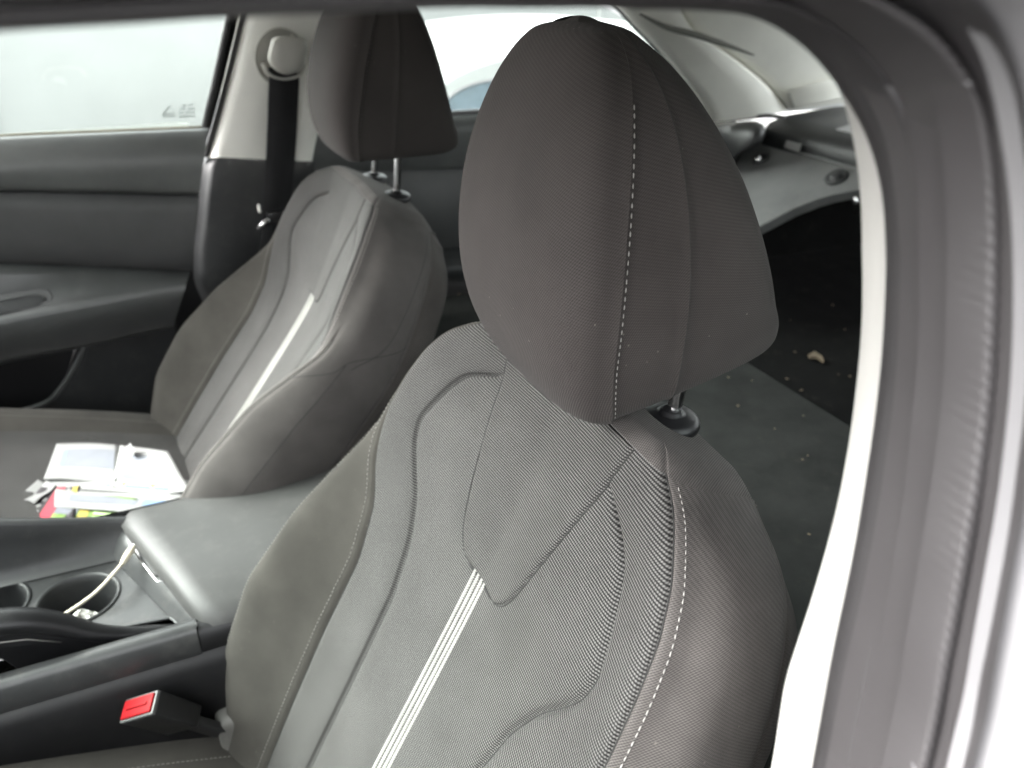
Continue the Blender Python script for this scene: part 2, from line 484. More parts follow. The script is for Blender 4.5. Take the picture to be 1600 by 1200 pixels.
def half_profile(v):
    g = {k: float(smooth_table(v, KV, t, .010)) for k, t in TAB.items()}
    for k, (kx, ky) in OWN.items(): g[k] = float(smooth_table(v, kx, ky, .006))
    g['gw'] = .30 * g['gu'] ** 2 + .40 * max(0, g['gu'] - .1) ** 1.5 + .006
    g['cu'] = max(g['cu'] - .006 * min(1, max(0, v / .05)), g['su'] + .010)
    c = [(0, 0), (g['gu'], g['gw']), (g['su'], g['sw']), (g['cu'], g['cw']), (g['ou'], g['ow']), (g['pu'], g['pw']), (g['bu'], g['bw']), (0, -.135)]
    p = catmull(c, SEG)
    f = 1.0 if v < .155 else max(0, (.170 - v) / .015)
    p = groove(groove(p, CUT[1], .0030 * f, .0020), CUT[1], .0030 * f, .009)
    p = groove(groove(p, CUT[2], .0022, .0018), CUT[2], .0010, .006)
    p = groove(p, CUT[3] + 2, .0028 * min(1, max(0, (.05 - v) / .03)), .0022)
    p = groove(p, CUT[5], .0030, .0030)
    return p

class SeatFrame:
    def __init__(self, y0, bend, rec=26.0):
        a = math.radians(rec)
        self.V = np.array([math.sin(a), 0, math.cos(a)]); self.W = np.array([-math.cos(a), 0, math.sin(a)])
        self.U = np.array([0, 1.0, 0]); self.O = np.array([-.109, y0, .788]); self.b = math.tan(math.radians(bend))
    def w(self, u, v, w):
        v = np.asarray(v, float); wr = np.asarray(w, float)
        sa = np.clip((-wr - .065) / .065, 0, 1); sb = np.clip((v - .11) / .09, 0, 1)
        v = v - .030 * (sa * sa * (3 - 2 * sa)) * (sb * sb * (3 - 2 * sb))      # the shoulder slopes down towards the back
        drop = np.where(v < .02, (.02 - v), 0); drop = drop * drop / (drop + .06)
        ww = np.asarray(w, float) + drop * self.b
        return self.O + np.multiply.outer(np.asarray(u, float), self.U) + np.multiply.outer(v, self.V) + np.multiply.outer(ww, self.W)

def build_seat(name, y0, bend, base, label, near):
    fr = SeatFrame(y0, bend)
    seat = thing(name, base, label, 'car seat', 'front seats')
    back = bpy.data.objects.new('backrest', None); COL.objects.link(back); back.parent = seat; WL[back.name] = np.array(base, float)
    back.location = (0, 0, 0)
    vs = np.concatenate([np.linspace(-.50, .10, 66)[:-1], np.linspace(.10, .202, 40)])
    prof = np.array([half_profile(v) for v in vs])                  # rows x samples x (u,w)
    arc = np.concatenate([np.zeros((len(vs), 1)), np.cumsum(np.linalg.norm(np.diff(prof, axis=1), axis=2), axis=1)], axis=1)
    vv = np.repeat(vs[:, None], prof.shape[1], axis=1)
    def strip(nm, a, b, mat, sides):
        for s in sides:
            pr = prof[:, a:b + 1]
            P = fr.w(s * pr[..., 0], vv[:, a:b + 1], pr[..., 1])
            UV = np.stack([s * arc[:, a:b + 1], vv[:, a:b + 1]], axis=2)
            grid(nm, P, mat, back, UV, flip=(s > 0))
    # centre panel: both halves together, one sheet of weave
    a, b = 0, CUT[2]
    pr = np.concatenate([prof[:, b:0:-1] * [-1, 1], prof[:, :b + 1]], axis=1)
    ar = np.concatenate([-arc[:, b:0:-1], arc[:, :b + 1]], axis=1)
    vc = np.repeat(vs[:, None], pr.shape[1], axis=1)
    grid('centre_panel', fr.w(pr[..., 0], vc, pr[..., 1]), M['weave'], back, np.stack([ar, vc], axis=2), flip=True)
    strip('bolster', CUT[2], CUT[5], M['cloth_side'], (1,)) if False else None
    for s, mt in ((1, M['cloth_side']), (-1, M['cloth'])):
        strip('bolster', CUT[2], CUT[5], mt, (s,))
    strip('edge_tape', CUT[5], CUT[6], M['rib'], (1, -1))
    pr = np.concatenate([prof[:, CUT[6]:] * [-1, 1], prof[:, -2:CUT[6] - 1:-1]], axis=1)
    vb = np.repeat(vs[:, None], pr.shape[1], axis=1)
    grid('back_panel', fr.w(pr[..., 0], vb, pr[..., 1]), M['shell'], back, flip=True)
    # piping along the rear seam
    for s in (1, -1):
        k = CUT[5]
        tube('piping', fr.w(s * prof[:, k, 0], vs, prof[:, k, 1] ), .0022, M['cloth'], back, 6)
    # top: the profile closes over the shoulders
    top = prof[-1]
    full = np.concatenate([top, top[-2:0:-1] * [-1, 1]], axis=0)
    cen = np.array([0, -.062])
    rows, uvs = [], []
    for q in list(np.linspace(0, .999, 12)) + list(np.linspace(1.08, 2, 10)):
        if q < 1:
            rise = .011 * math.sin(q * math.pi / 2); sc = 1 - .26 * q
        else:
            rise = .011 + .005 * math.sin((q - 1) * math.pi / 2); sc = .74 * (2 - q)
        pp = cen + (full - cen) * sc
        rows.append(fr.w(pp[:, 0], np.full(len(pp), .202 + rise), pp[:, 1])); uvs.append(pp)
    k5 = CUT[5]; nn_ = len(full); path = []
    for i_ in range(k5 - 2, nn_ - k5 + 3):
        e_ = min(1, max(0, min(i_ - (k5 - 2), nn_ - k5 + 2 - i_)) / 13); e_ = e_ * e_ * (3 - 2 * e_)
        r_ = e_ * 9.0; a_ = int(r_); path.append(np.array(rows[a_])[i_ % nn_] * (1 - (r_ - a_)) + np.array(rows[a_ + 1])[i_ % nn_] * (r_ - a_))
    tube('piping', path, .0020, M['cloth'], back, 6)
    grid('top_panel', rows, M['cloth'], back, np.array(uvs), wrap=True, flip=True)
    # shield panel under the headrest, raised from the weave
    def wfront(u, v):
        i = np.clip(np.searchsorted(vs, v), 1, len(vs) - 1); t = (v - vs[i - 1]) / (vs[i] - vs[i - 1])
        f = lambda r: np.interp(abs(u), prof[r, :CUT[2] + 1, 0], prof[r, :CUT[2] + 1, 1])
        return (1 - t) * f(i - 1) + t * f(i)
    nv, nu = 46, 34
    P, UV = [], []
    for i in range(nv):
        q = (1 - math.cos(math.pi * i / (nv - 1))) / 2
        v = .006 + (.2005 - .006) * q
        hw = float(smooth_table(v, [.0, .012, .03, .10, .2, .22], [.018, .044, .056, .078, .104, .108], .006))
        row, ru = [], []
        for j in range(nu):
            p = -math.cos(math.pi * j / (nu - 1)); u = p * hw
            e = min(1, (hw - abs(u)) / .006, (v - .006) / .006)
            e = max(0, e); e = math.sqrt(1 - (1 - e) ** 2)
            row.append((u, v, wfront(u, v) - .0022 + .0048 * e)); ru.append((u * .97 + .0007, v * 1.0))
        P.append(row); UV.append(ru)
    P = np.array(P)
    grid('shield_panel', fr.w(P[..., 0], P[..., 1], P[..., 2]), M['weave_b'], back, np.array(UV), flip=True)
    # four white stripes running down from the shield
    for k in range(4):
        uc = .0096 - .0064 * k + .004
        v1 = np.linspace(.0135, -.47, 120)
        rows, uvs = [], []
        for q, lift in ((-.0019, -.0002), (-.0013, .0008), (.0013, .0008), (.0019, -.0002)):
            uu = uc + q + 0 * v1
            ww = np.array([wfront(a_, b_) for a_, b_ in zip(uu, v1)]) + lift
            rows.append(fr.w(uu, v1, ww)); uvs.append(np.stack([uu, v1], axis=1))
        grid('stripe', rows, M['stripe'], back, np.array(uvs), flip=True)
    # stitching on both shoulder seams and along the far bolster's edge
    for s in (1, -1):
        sel = vs > -.5
        off = arc[:, CUT[2]] + .0105
        pu_ = np.array([np.interp(o_, arc[r_], prof[r_, :, 0]) for r_, o_ in enumerate(off)]); pw_ = np.array([np.interp(o_, arc[r_], prof[r_, :, 1]) for r_, o_ in enumerate(off)])
        ctr = fr.w(s * pu_, vs, pw_)
        nn = fr.w(s * (pu_ + .004), vs, pw_ + .009) - ctr
        stitches('stitching', ctr[sel], nn[sel], M['thread'] if s < 0 else M['thread_dark'], back)
        k = CUT[3] + 2
        m = vs < .03
        ctr = fr.w(s * prof[:, k, 0], vs, prof[:, k, 1]); nn = fr.w(s * (prof[:, k, 0] + .006), vs, prof[:, k, 1] + .008) - ctr
        stitches('stitching', (ctr + nn * .25)[m], nn[m], M['thread_dark'], back, pitch=.0042, length=.003)
    # dark lines in the panel grooves: shadow and dirt of the folds as colour
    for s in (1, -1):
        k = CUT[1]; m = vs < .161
        tube('seam_shade_line', fr.w(s * prof[m, k, 0], vs[m], prof[m, k, 1] + .0001), .0006, M['seam'], back, 6)
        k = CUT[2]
        tube('seam_shade_line', fr.w(s * prof[:, k, 0], vs, prof[:, k, 1] + .0001), .0006, M['seam'], back, 6)
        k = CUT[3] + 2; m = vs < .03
        tube('seam_shade_line', fr.w(s * prof[m, k, 0], vs[m], prof[m, k, 1]), .0007, M['seam'], back, 6)
    # and round the shield
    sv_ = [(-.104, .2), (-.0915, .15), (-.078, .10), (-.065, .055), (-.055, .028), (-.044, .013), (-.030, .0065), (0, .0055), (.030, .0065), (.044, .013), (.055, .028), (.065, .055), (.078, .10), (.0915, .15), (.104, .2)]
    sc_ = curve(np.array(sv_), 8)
    tube('seam_shade_line', np.array([np.asarray(fr.w(a_, b_, wfront(a_, b_) + .0001)).reshape(3) for a_, b_ in sc_]), .0007, M['seam'], back, 6)
    # seams across the outer flank of each bolster
    for s in (1, -1):
        lines = [[(-.045, CUT[3] + 2), (-.02, CUT[3] + 8), (.01, CUT[4] + 4), (.045, CUT[5] - 1)], [(.0, CUT[4] + 2), (-.10, CUT[4] + 1), (-.25, CUT[4]), (-.48, CUT[4])]]
        if not near: lines.append([(.195, CUT[5] - 4), (.12, CUT[5] - 5), (.05, CUT[5] - 6), (-.005, CUT[4] + 4)])
        for line in lines:
            lc = curve(np.array(line, float), 14)
            pts = []
            for v_, j_ in lc:
                i_ = int(np.clip(np.searchsorted(vs, v_), 1, len(vs) - 1)); t_ = (v_ - vs[i_ - 1]) / (vs[i_] - vs[i_ - 1])
                pq = prof[i_ - 1] * (1 - t_) + prof[i_] * t_
                uu_ = np.interp(j_, np.arange(len(pq)), pq[:, 0]); ww_ = np.interp(j_, np.arange(len(pq)), pq[:, 1])
                pts.append(fr.w(s * (uu_ - .0003), v_, ww_))
            tube('flank_seam', np.array(pts).reshape(-1, 3), .0007, M['seam'], back, 6)
    build_headrest(seat, fr, y0, 0.0 if near else .040)
    return seat, fr

HZ = [.00, .03, .10, .20, .34, .50, .66, .80, .90, .96, .985, 1.0]
HT = {   # headrest: front x, half width, stitch line x, side seam x, rear x over height
    'f':  [-.050, -.061, -.073, -.084, -.091, -.090, -.083, -.071, -.059, -.049, -.042, -.030],
    'a':  [.088, .095, .102, .109, .115, .115, .107, .093, .076, .058, .044, .016],
    's':  [-.034, -.037, -.042, -.047, -.049, -.048, -.043, -.036, -.029, -.025, -.023, -.021],
    'm':  [.014, .013, .010, .006, .002, -.002, -.005, -.009, -.014, -.018, -.0185, -.019],
    'b':  [.114, .121, .119, .107, .092, .075, .057, .037, .018, .003, -.004, -.014],
}
HD = {k: catmull(np.stack([HZ, t], axis=1), 14) for k, t in HT.items()}
def build_headrest(seat, fr, y0, raised=0.0):
    head = bpy.data.objects.new('headrest', None); COL.objects.link(head); head.parent = seat; WL[head.name] = base_of(seat)
    z0, H = .980 + raised, .262
    y0 = y0 + .010 - .6 * raised; xo = 0.0; lean = math.radians(12) * (raised > 0)
    seg = [14, 12, 12, 12, 10]
    cut = np.concatenate([[0], np.cumsum(seg)])
    hs_ = np.linspace(0, 1, 56); hs_ = (1 - np.cos(math.pi * hs_)) / 2
    rows = []
    for h in hs_:
        g = {k: float(np.interp(h, D[:, 0], D[:, 1])) for k, D in HD.items()}
        wd = g['s'] - g['f']
        th_ = np.linspace(0, math.pi / 2, 23); ex_ = 2 / 2.9
        p = np.stack([g['s'] - wd * np.maximum(np.cos(th_), 0) ** ex_, g['a'] * .965 * np.sin(th_) ** ex_], axis=1)
        c = [(g['s'], g['a'] * .965), (g['m'], g['a']), (g['b'] - .020, g['a'] * .955), (g['b'] - .003, g['a'] * .72), (g['b'] + .002, 0)]
        p = np.concatenate([p[:-1], catmull(c, [12, 12, 8, 8])])
        for idx, d in ((22, .0028), (34, .0018)):
            f = min(1, (1 - h) * 6)
            p = groove(p[:, ::-1], idx, d * f, .0030)[:, ::-1]
        rows.append(p)
    R = np.array(rows); C_ = np.array([0, 8, 16, 28, 40, 50, 58]); n = R.shape[1]
    arc = np.concatenate([np.zeros((len(hs_), 1)), np.cumsum(np.linalg.norm(np.diff(R, axis=1), axis=2), axis=1)], axis=1)
    def zmap(h, x): return z0 + H * h + .22 * (x + .035) * (1 - h) ** 1.3
    def tip(x, y, z):      # the passenger's headrest leans back with its seat
        dz = z - z0
        return np.stack([x * math.cos(lean) + dz * math.sin(lean) + xo, y, z0 + dz * math.cos(lean) - x * math.sin(lean)], axis=-1)
    def W3(x, s, y, h): return tip(x, y0 + s * y, zmap(h, x))
    hh = np.repeat(hs_[:, None], n, axis=1)
    def patch(nm, a, b, s, mat):
        P = W3(R[:, a:b + 1, 0], s, R[:, a:b + 1, 1], hh[:, a:b + 1])
        grid(nm, P, mat, head, np.stack([s * arc[:, a:b + 1], hh[:, a:b + 1] * H], axis=2), flip=(s > 0))
    # front panel, both halves
    a = 22
    fx = np.concatenate([R[:, a:0:-1, 0], R[:, :a + 1, 0]], axis=1); fy = np.concatenate([-R[:, a:0:-1, 1], R[:, :a + 1, 1]], axis=1)
    fa = np.concatenate([-arc[:, a:0:-1], arc[:, :a + 1]], axis=1); fh = np.repeat(hs_[:, None], fx.shape[1], axis=1)
    grid('front_panel', W3(fx, 1, fy, fh), M['cloth_head'], head, np.stack([fa, fh * H], axis=2), flip=True)
    for s in (1, -1):
        patch('side_gusset', 22, 34, s, M['cloth_head'])
        patch('side_panel', 34, 46, s, M['cloth_head'])
    bx = np.concatenate([R[:, 46:, 0], R[:, -2:45:-1, 0]], axis=1); by = np.concatenate([-R[:, 46:, 1], R[:, -2:45:-1, 1]], axis=1)
    grid('rear_panel', W3(bx, 1, by, np.repeat(hs_[:, None], bx.shape[1], axis=1)), M['cloth_head'], head, flip=True)
    # crown and underside
    for nm, r, h in (('crown', R[-1], 1.0), ('underside', R[0], 0.0)):
        full = np.concatenate([r, r[-2:0:-1] * [1, -1]], axis=0); cen = np.array([full[:, 0].mean(), 0])
        rr, uv = [], []
        for q in np.linspace(0, 1, 12):
            pp = cen + (full - cen) * (1 - q)
            z = zmap(h, pp[:, 0]) + (.003 * (1 - (1 - q) ** 2) if h else -.004 * (1 - (1 - min(1, q * 3)) ** 2))
            rr.append(tip(pp[:, 0], y0 + pp[:, 1], z)); uv.append(pp)
        grid(nm, rr, M['cloth_head'], head, np.array(uv), wrap=True, flip=bool(h))
    for s in (1, -1):
        k = 24
        P = W3(R[:, k, 0], s, R[:, k, 1], hs_)
        m = (hs_ > .02) & (hs_ < .86)
        nn = np.tile([-.5, s * .9, .1], (m.sum(), 1))
        stitches('stitching', P[m], nn, M['thread'] if not raised else M['thread_plain'], head, pitch=.0058, length=.0036, rad=.00052)
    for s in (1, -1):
        tube('seam_shade_line', W3(R[:, 34, 0], s, R[:, 34, 1] - .0005, hs_), .0006, M['seam'], head, 6)  # dark line stands in for shade in the side seam
    # posts and collars
    for s in (1, -1):
        foot = fr.w(s * .066, .2165, -.046)
        foot = np.asarray(foot).reshape(3)
        ax = fr.V * .25 + np.array([-.06, -.05, .75]); ax /= np.linalg.norm(ax)
        topp = np.array([foot[0] + .012, foot[1], z0 + .055])
        tube('post', np.linspace(foot - ax * .03, topp, 6), .0058, M['chrome'], head, 16)
        lathe('post_collar', [(.0001, .0105), (.0062, .0105), (.0085, .0100), (.0092, .0075), (.012, .0068), (.0190, .0055), (.0224, .0030), (.0236, .0002), (.0234, -.0035), (.014, -.006)],
              foot, ax, M['black'], head, 36)

D_BASE = (-.30, -.36, .30); P_BASE = (-.30, .385, .30)
driver, frD = build_seat('driver_seat', -.36, 2.5, D_BASE, 'nearest front seat in charcoal weave, its headrest large in the middle', True)
passenger, frP = build_seat('passenger_seat', .385, 13.0, P_BASE, 'farther front seat beside the door with letters lying on it', False)

def build_cushion(seat, y0, zc, x0, x1, far_rise):
    """seat cushion with rolled side bolsters, front of the car at x0"""
    us = [-.275, -.27, -.25, -.215, -.175, -.15, -.10, 0, .10, .15, .175, .215, .25, .27, .275]
    zs = [-.20, -.03, .032, .046, .030, .008, .002, 0, .002, .008, .030, .046, .032, -.03, -.20]
    pr = curve(np.stack([us, zs], axis=1), 6)
    xs = np.linspace(x0, x1, 26)
    def sheet(nm, a, b, mat):
        P = []
        for x in xs:
            t = (x - x0) / (x1 - x0)
            dz = .045 * (1 - t) - .045 * t ** 3 - .06 * (t - .4)
            P.append([(x, y0 + q[0], zc + q[1] * ((1.22 - .95 * t) if q[1] > 0 else 1) + dz) for q in pr[a:b + 1]])
        UV = [[(q[0], x) for q in pr[a:b + 1]] for x in xs]
        return grid(nm, P, mat, seat, np.array(UV), flip=False)
    n = len(pr)
    i1 = int(np.argmin(abs(pr[:, 0] + .168))); i2 = int(np.argmin(abs(pr[:, 0] - .168)))
    sheet('cushion_bolster', 0, i1, M['cloth_side']); sheet('cushion_centre', i1, i2, M['weave']); sheet('cushion_bolster', i2, n - 1, M['cloth_side'])
    for s in (1, -1):
        k = int(np.argmin(abs(pr[:, 0] - s * .205)))
        pts = [(x, y0 + pr[k][0], zc + pr[k][1] * (1.22 - .95 * (x - x0) / (x1 - x0)) + .045 * (1 - (x - x0) / (x1 - x0)) - .045 * ((x - x0) / (x1 - x0)) ** 3 - .06 * ((x - x0) / (x1 - x0) - .4)) for x in xs]
        stitches('stitching', pts, np.array([0, 0, 1.0]), M['thread_dark'], seat)

build_cushion(driver, -.36, .462, -.86, -.24, 0)
build_cushion(passenger, .385, .515, -.86, -.24, 0)
for st, y0 in ((driver, -.36), (passenger, .385)):
    box('cushion_frame', (-.54, y0, .26), (.58, .44, .16), M['shell'], st, .02)

# ------------------------------------------------------------------ near door opening
CENPX = np.array([700., 700.])
def polar(pts, angs):
    pts = np.array(pts, float); d = pts - CENPX
    a = np.unwrap(np.arctan2(d[:, 1], d[:, 0])); r = np.linalg.norm(d, axis=1)
    c = curve(np.stack([a, r / 700], axis=1), 10)
    o = np.argsort(c[:, 0])
    rr = np.interp(angs, c[o, 0], c[o, 1] * 700)
    return np.stack([CENPX[0] + rr * np.cos(angs), CENPX[1] + rr * np.sin(angs)], axis=1)
EDGE = dict(
    trim=[(-260, 48), (0, 38), (250, 23), (520, 10), (800, 1), (1000, 4), (1130, 14), (1215, 30), (1262, 68), (1295, 108), (1318, 160), (1335, 230), (1344, 300), (1347, 400), (1345, 530), (1335, 630), (1318, 740), (1290, 860), (1265, 945), (1242, 1015), (1225, 1075), (1205, 1200), (1180, 1330)],
    seal=[(-260, 62), (0, 50), (250, 35), (520, 22), (800, 13), (1000, 14), (1120, 18), (1190, 26), (1240, 48), (1290, 88), (1330, 138), (1365, 196), (1385, 245), (1398, 300), (1405, 400), (1402, 500), (1392, 620), (1375, 740), (1355, 860), (1330, 980), (1310, 1080), (1288, 1200), (1262, 1330)],
    mid=[(-260, 10), (0, 8), (250, -4), (520, -14), (800, -24), (1000, -24), (1150, -12), (1230, 8), (1300, 50), (1355, 100), (1398, 160), (1424, 225), (1438, 300), (1446, 400), (1444, 500), (1436, 620), (1420, 740), (1400, 860), (1375, 980), (1352, 1080), (1328, 1200), (1300, 1330)],
    ridge=[(-260, -60), (0, -60), (250, -68), (520, -74), (800, -76), (1000, -72), (1150, -58), (1260, -30), (1340, 2), (1400, 38), (1450, 95), (1482, 155), (1497, 225), (1504, 300), (1506, 400), (1504, 500), (1498, 620), (1485, 730), (1464, 860), (1440, 1000), (1424, 1100), (1402, 1200), (1370, 1330)],
    gap=[(-260, -85), (0, -85), (250, -92), (520, -98), (800, -100), (1000, -96), (1150, -84), (1270, -52), (1355, -14), (1417, 26), (1464, 84), (1495, 144), (1511, 225), (1519, 300), (1521, 400), (1519, 500), (1512, 620), (1499, 730), (1478, 880), (1454, 1010), (1436, 1120), (1416, 1200), (1384, 1330)],
    lip=[(-260, -150), (0, -150), (250, -156), (520, -160), (800, -160), (1000, -152), (1180, -130), (1330, -85), (1440, -40), (1525, 15), (1565, 82), (1585, 145), (1600, 225), (1610, 300), (1616, 400), (1616, 500), (1610, 620), (1598, 730), (1572, 890), (1550, 1010), (1530, 1120), (1510, 1200), (1475, 1330)],
    body=[(-260, -420), (0, -420), (250, -420), (520, -420), (800, -420), (1050, -400), (1300, -360), (1480, -300), (1620, -200), (1750, -80), (1820, 40), (1850, 130), (1865, 225), (1870, 300), (1872, 400), (1870, 500), (1864, 620), (1850, 740), (1825, 890), (1800, 1010), (1780, 1120), (1755, 1200), (1720, 1330)],
)
a0, a1 = math.atan2(50 - 700, -200 - 700), math.atan2(1320 - 700, 1262 - 700)
ANG = np.linspace(a0, a1, 150)
EP = {k: polar(v, ANG) for k, v in EDGE.items()}
def on(k, y0, rad=0.0, tilt=-.22):
    """edge k lying on a leaning plane of the body side; rad moves it away from the opening (pixels of the survey)"""
    out = []
    for (px, py) in EP[k]:
        d = np.array([px, py]) - CENPX; d /= np.linalg.norm(d)
        out.append(at(px + d[0] * rad, py + d[1] * rad, (0, y0, 1.1), (0, 1, tilt)))
    return np.array(out)
def mixe(A, B, t): return A * (1 - t) + B * t

opening = thing('door_opening', (-.05, -.70, .30), 'near door opening framed by pale pillar trim, black rubber seals and white bodywork', 'door frame')
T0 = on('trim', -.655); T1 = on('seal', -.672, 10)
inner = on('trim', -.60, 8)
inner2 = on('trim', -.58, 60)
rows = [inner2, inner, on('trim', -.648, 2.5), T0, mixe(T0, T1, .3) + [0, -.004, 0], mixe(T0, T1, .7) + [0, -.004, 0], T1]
grid('pillar_trim', rows, M['light_dimmed'], opening)
S0 = on('seal', -.684); S1 = on('mid', -.700)
B1 = on('seal', -.688, 14)
rows = [on('seal', -.672, 14), S0 + [0, .006, 0], S0, mixe(S0, S1, .25) + [0, -.0065, 0], mixe(S0, S1, .55) + [0, -.009, 0], mixe(S0, S1, .85) + [0, -.006, 0], S1 + [0, .002, 0]]
grid('inner_seal', rows, M['rubber'], opening)
R0 = on('mid', -.700, 1); R1 = on('ridge', -.722)
rows = []
for t, b in ((-.06, .010), (.12, -.002), (.35, -.009), (.6, -.0145), (.82, -.0145), (.94, -.008), (1, .006)):
    rows.append(mixe(R0, R1, t) + np.array([0, b, 0]))
rows = np.array(rows)
# fine cross ribs in the outer half of the hollow seal
L = np.concatenate([[0], np.cumsum(np.linalg.norm(np.diff(R1, axis=0), axis=1))])
LL = np.arange(0, L[-1], .0011)
dense = np.stack([np.stack([np.interp(LL, L, r[:, q]) for q in range(3)], axis=1) for r in rows])
for k, amp in ((3, .0002), (4, .0003), (5, .0002)):
    dense[k, :, 1] += amp * np.sin(LL / .0044 * 2 * math.pi)
grid('ribbed_seal', dense, M['rubber_rib'], opening)
G0 = on('ridge', -.712, -1); G1 = on('gap', -.716, 2)
grid('seal_gap', [on('ridge', -.705, -4), G0 + [0, .012, 0], mixe(G0, G1, .5) + [0, .016, 0], G1 + [0, .006, 0]], M['black'], opening)
F0 = on('gap', -.722); F1 = on('lip', -.748)
rows = [F0 + [0, .02, 0], F0, mixe(F0, F1, .2) + [0, -.007, 0], mixe(F0, F1, .42) + [0, -.010, 0], mixe(F0, F1, .65) + [0, -.006, 0], mixe(F0, F1, .9) + [0, -.004, 0], F1 + [0, -.002, 0]]
grid('outer_lip_seal', rows, M['rubber_rib'], opening)
Q0 = on('lip', -.745, -2); Q1 = on('body', -.775)
grid('painted_flange', [Q0 + [0, .006, 0], Q0 + [0, -.001, 0], mixe(Q0, Q1, .08) + [0, -.010, 0], mixe(Q0, Q1, .25) + [0, -.016, 0], mixe(Q0, Q1, .5) + [0, -.018, 0], Q1, Q1 + [.05, .09, .05]], M['paint'], opening)

# ------------------------------------------------------------------ car shell
shell_l = 'pale cloth roof lining over the cabin'
def roof_z(x, y):
    cr = 1.345 - .10 * max(0, (x - .35)) ** 2 - .09 * max(0, -x - .35) ** 2
    return cr - .19 * (abs(y) / .62) ** 3.2 * .45
xs = np.linspace(-.62, 1.16, 30); ys = np.linspace(-.60, .60, 25)
P = [[(x, y, roof_z(x, y)) for y in ys] for x in xs]
o = grid('roof_lining', P, M['liner'], None, loc=(0, 0, 1.3)); props(o, kind='structure')
P = [[(x, y * 1.14, roof_z(x, y) + .05) for y in ys] for x in np.linspace(-.70, 1.25, 30)]
o = grid('car_roof', P, M['white'], None, loc=(0, 0, 1.36)); props(o, kind='structure')
# floor pan, dashboard bulkhead
o = box('car_floor', (.0, 0, .20), (3.2, 1.46, .04), M['carpet'], None, .005); props(o, kind='structure')
dash = thing('dashboard', (-1.2, 0, .3), 'dark dashboard ahead of the front seats', 'dashboard')
P = [[(x, y, z) for y in np.linspace(-.72, .72, 9)] for x, z in ((-1.02, .24), (-1.0, .60), (-.92, .70), (-.94, .84), (-1.05, .93), (-1.35, .95), (-1.62, .93), (-1.62, .24))]
grid('dash_body', P, M['dark'], dash)

# windscreen and rear window glass, each in its frame
def glass_sheet(nm, a, b, c, d, label, mt='screen'):
    """a,b top edge; c,d bottom edge"""
    P = []
    for t in np.linspace(0, 1, 10):
        l = np.array(a) * (1 - t) + np.array(c) * t; r = np.array(b) * (1 - t) + np.array(d) * t
        P.append([l * (1 - s) + r * s + np.array([0, 0, .02 * math.sin(math.pi * t)]) for s in np.linspace(0, 1, 12)])
    o = grid(nm, P, M[mt], None); props(o, label, 'car window'); return o
glass_sheet('windscreen', (-.66, -.56, 1.30), (-.66, .56, 1.30), (-1.62, -.68, .95), (-1.62, .68, .95), 'sloping windscreen glass ahead of the dashboard')
glass_sheet('rear_window', (1.18, -.52, 1.27), (1.18, .52, 1.27), (1.72, -.58, .99), (1.72, .58, .99), 'sloping rear window glass above the parcel shelf', 'glass')

nf = thing('driver_door', (-.6, -.76, .25), 'near front door below the lowered window', 'car door')
P = [[(x, y, z) for x in np.linspace(-1.1, -.07, 6)] for y, z in ((-.70, .22), (-.69, .5), (-.66, .66), (-.68, .72), (-.71, .80), (-.715, .93), (-.735, .955), (-.765, .955))]
grid('door_trim', P, M['dark'], nf)
P = [[(x, y, z) for x in np.linspace(-1.1, -.07, 6)] for y, z in ((-.768, .955), (-.80, .94), (-.86, .75), (-.87, .5), (-.83, .25))]
grid('outer_skin', P, M['paint'], nf)

# ------------------------------------------------------------------ far front door
def rowpx(pts, y, tilt=.18, n=26):
    """a line of the door surveyed as pixels, laid on the door's plane at depth y"""
    p = curve(np.array(pts, float), 8)
    t = np.linspace(0, len(p) - 1, n)
    p = np.stack([np.interp(t, np.arange(len(p)), p[:, k]) for k in range(2)], axis=1)
    return np.array([at(a, b, (0, y, .95), (0, 1, tilt)) for a, b in p])

door = thing('passenger_door', (-.60, .76, .30), 'dark far door with armrest and map pocket under a bright window', 'car door')
r = [rowpx([(-330, 233), (0, 213), (160, 206), (327, 199)], .745), rowpx([(-330, 234), (0, 214), (160, 207), (327, 200)], .725),
     rowpx([(-330, 239), (0, 219), (160, 211), (325, 205)], .716), rowpx([(-330, 250), (0, 230), (160, 223), (323, 217)], .702),
     rowpx([(-330, 274), (0, 256), (160, 252), (319, 248)], .682), rowpx([(-330, 300), (0, 290), (160, 293), (312, 298)], .678),
     rowpx([(-330, 305), (0, 296), (160, 299), (311, 302)], .684), rowpx([(-330, 308), (0, 299), (160, 302), (311, 305)], .710)]
grid('upper_trim', r, M['soft'], door)
r = [rowpx([(-330, 307), (0, 298), (160, 301), (311, 304)], .712), rowpx([(-330, 310), (0, 301), (160, 304), (311, 307)], .690),
     rowpx([(-330, 335), (0, 330), (160, 333), (307, 335)], .684), rowpx([(-330, 380), (0, 380), (160, 385), (302, 390)], .684),
     rowpx([(-330, 402), (0, 405), (160, 411), (299, 419)], .697), rowpx([(-330, 407), (0, 411), (160, 417), (298, 424)], .710)]
grid('cloth_insert', r, M['insert'], door)
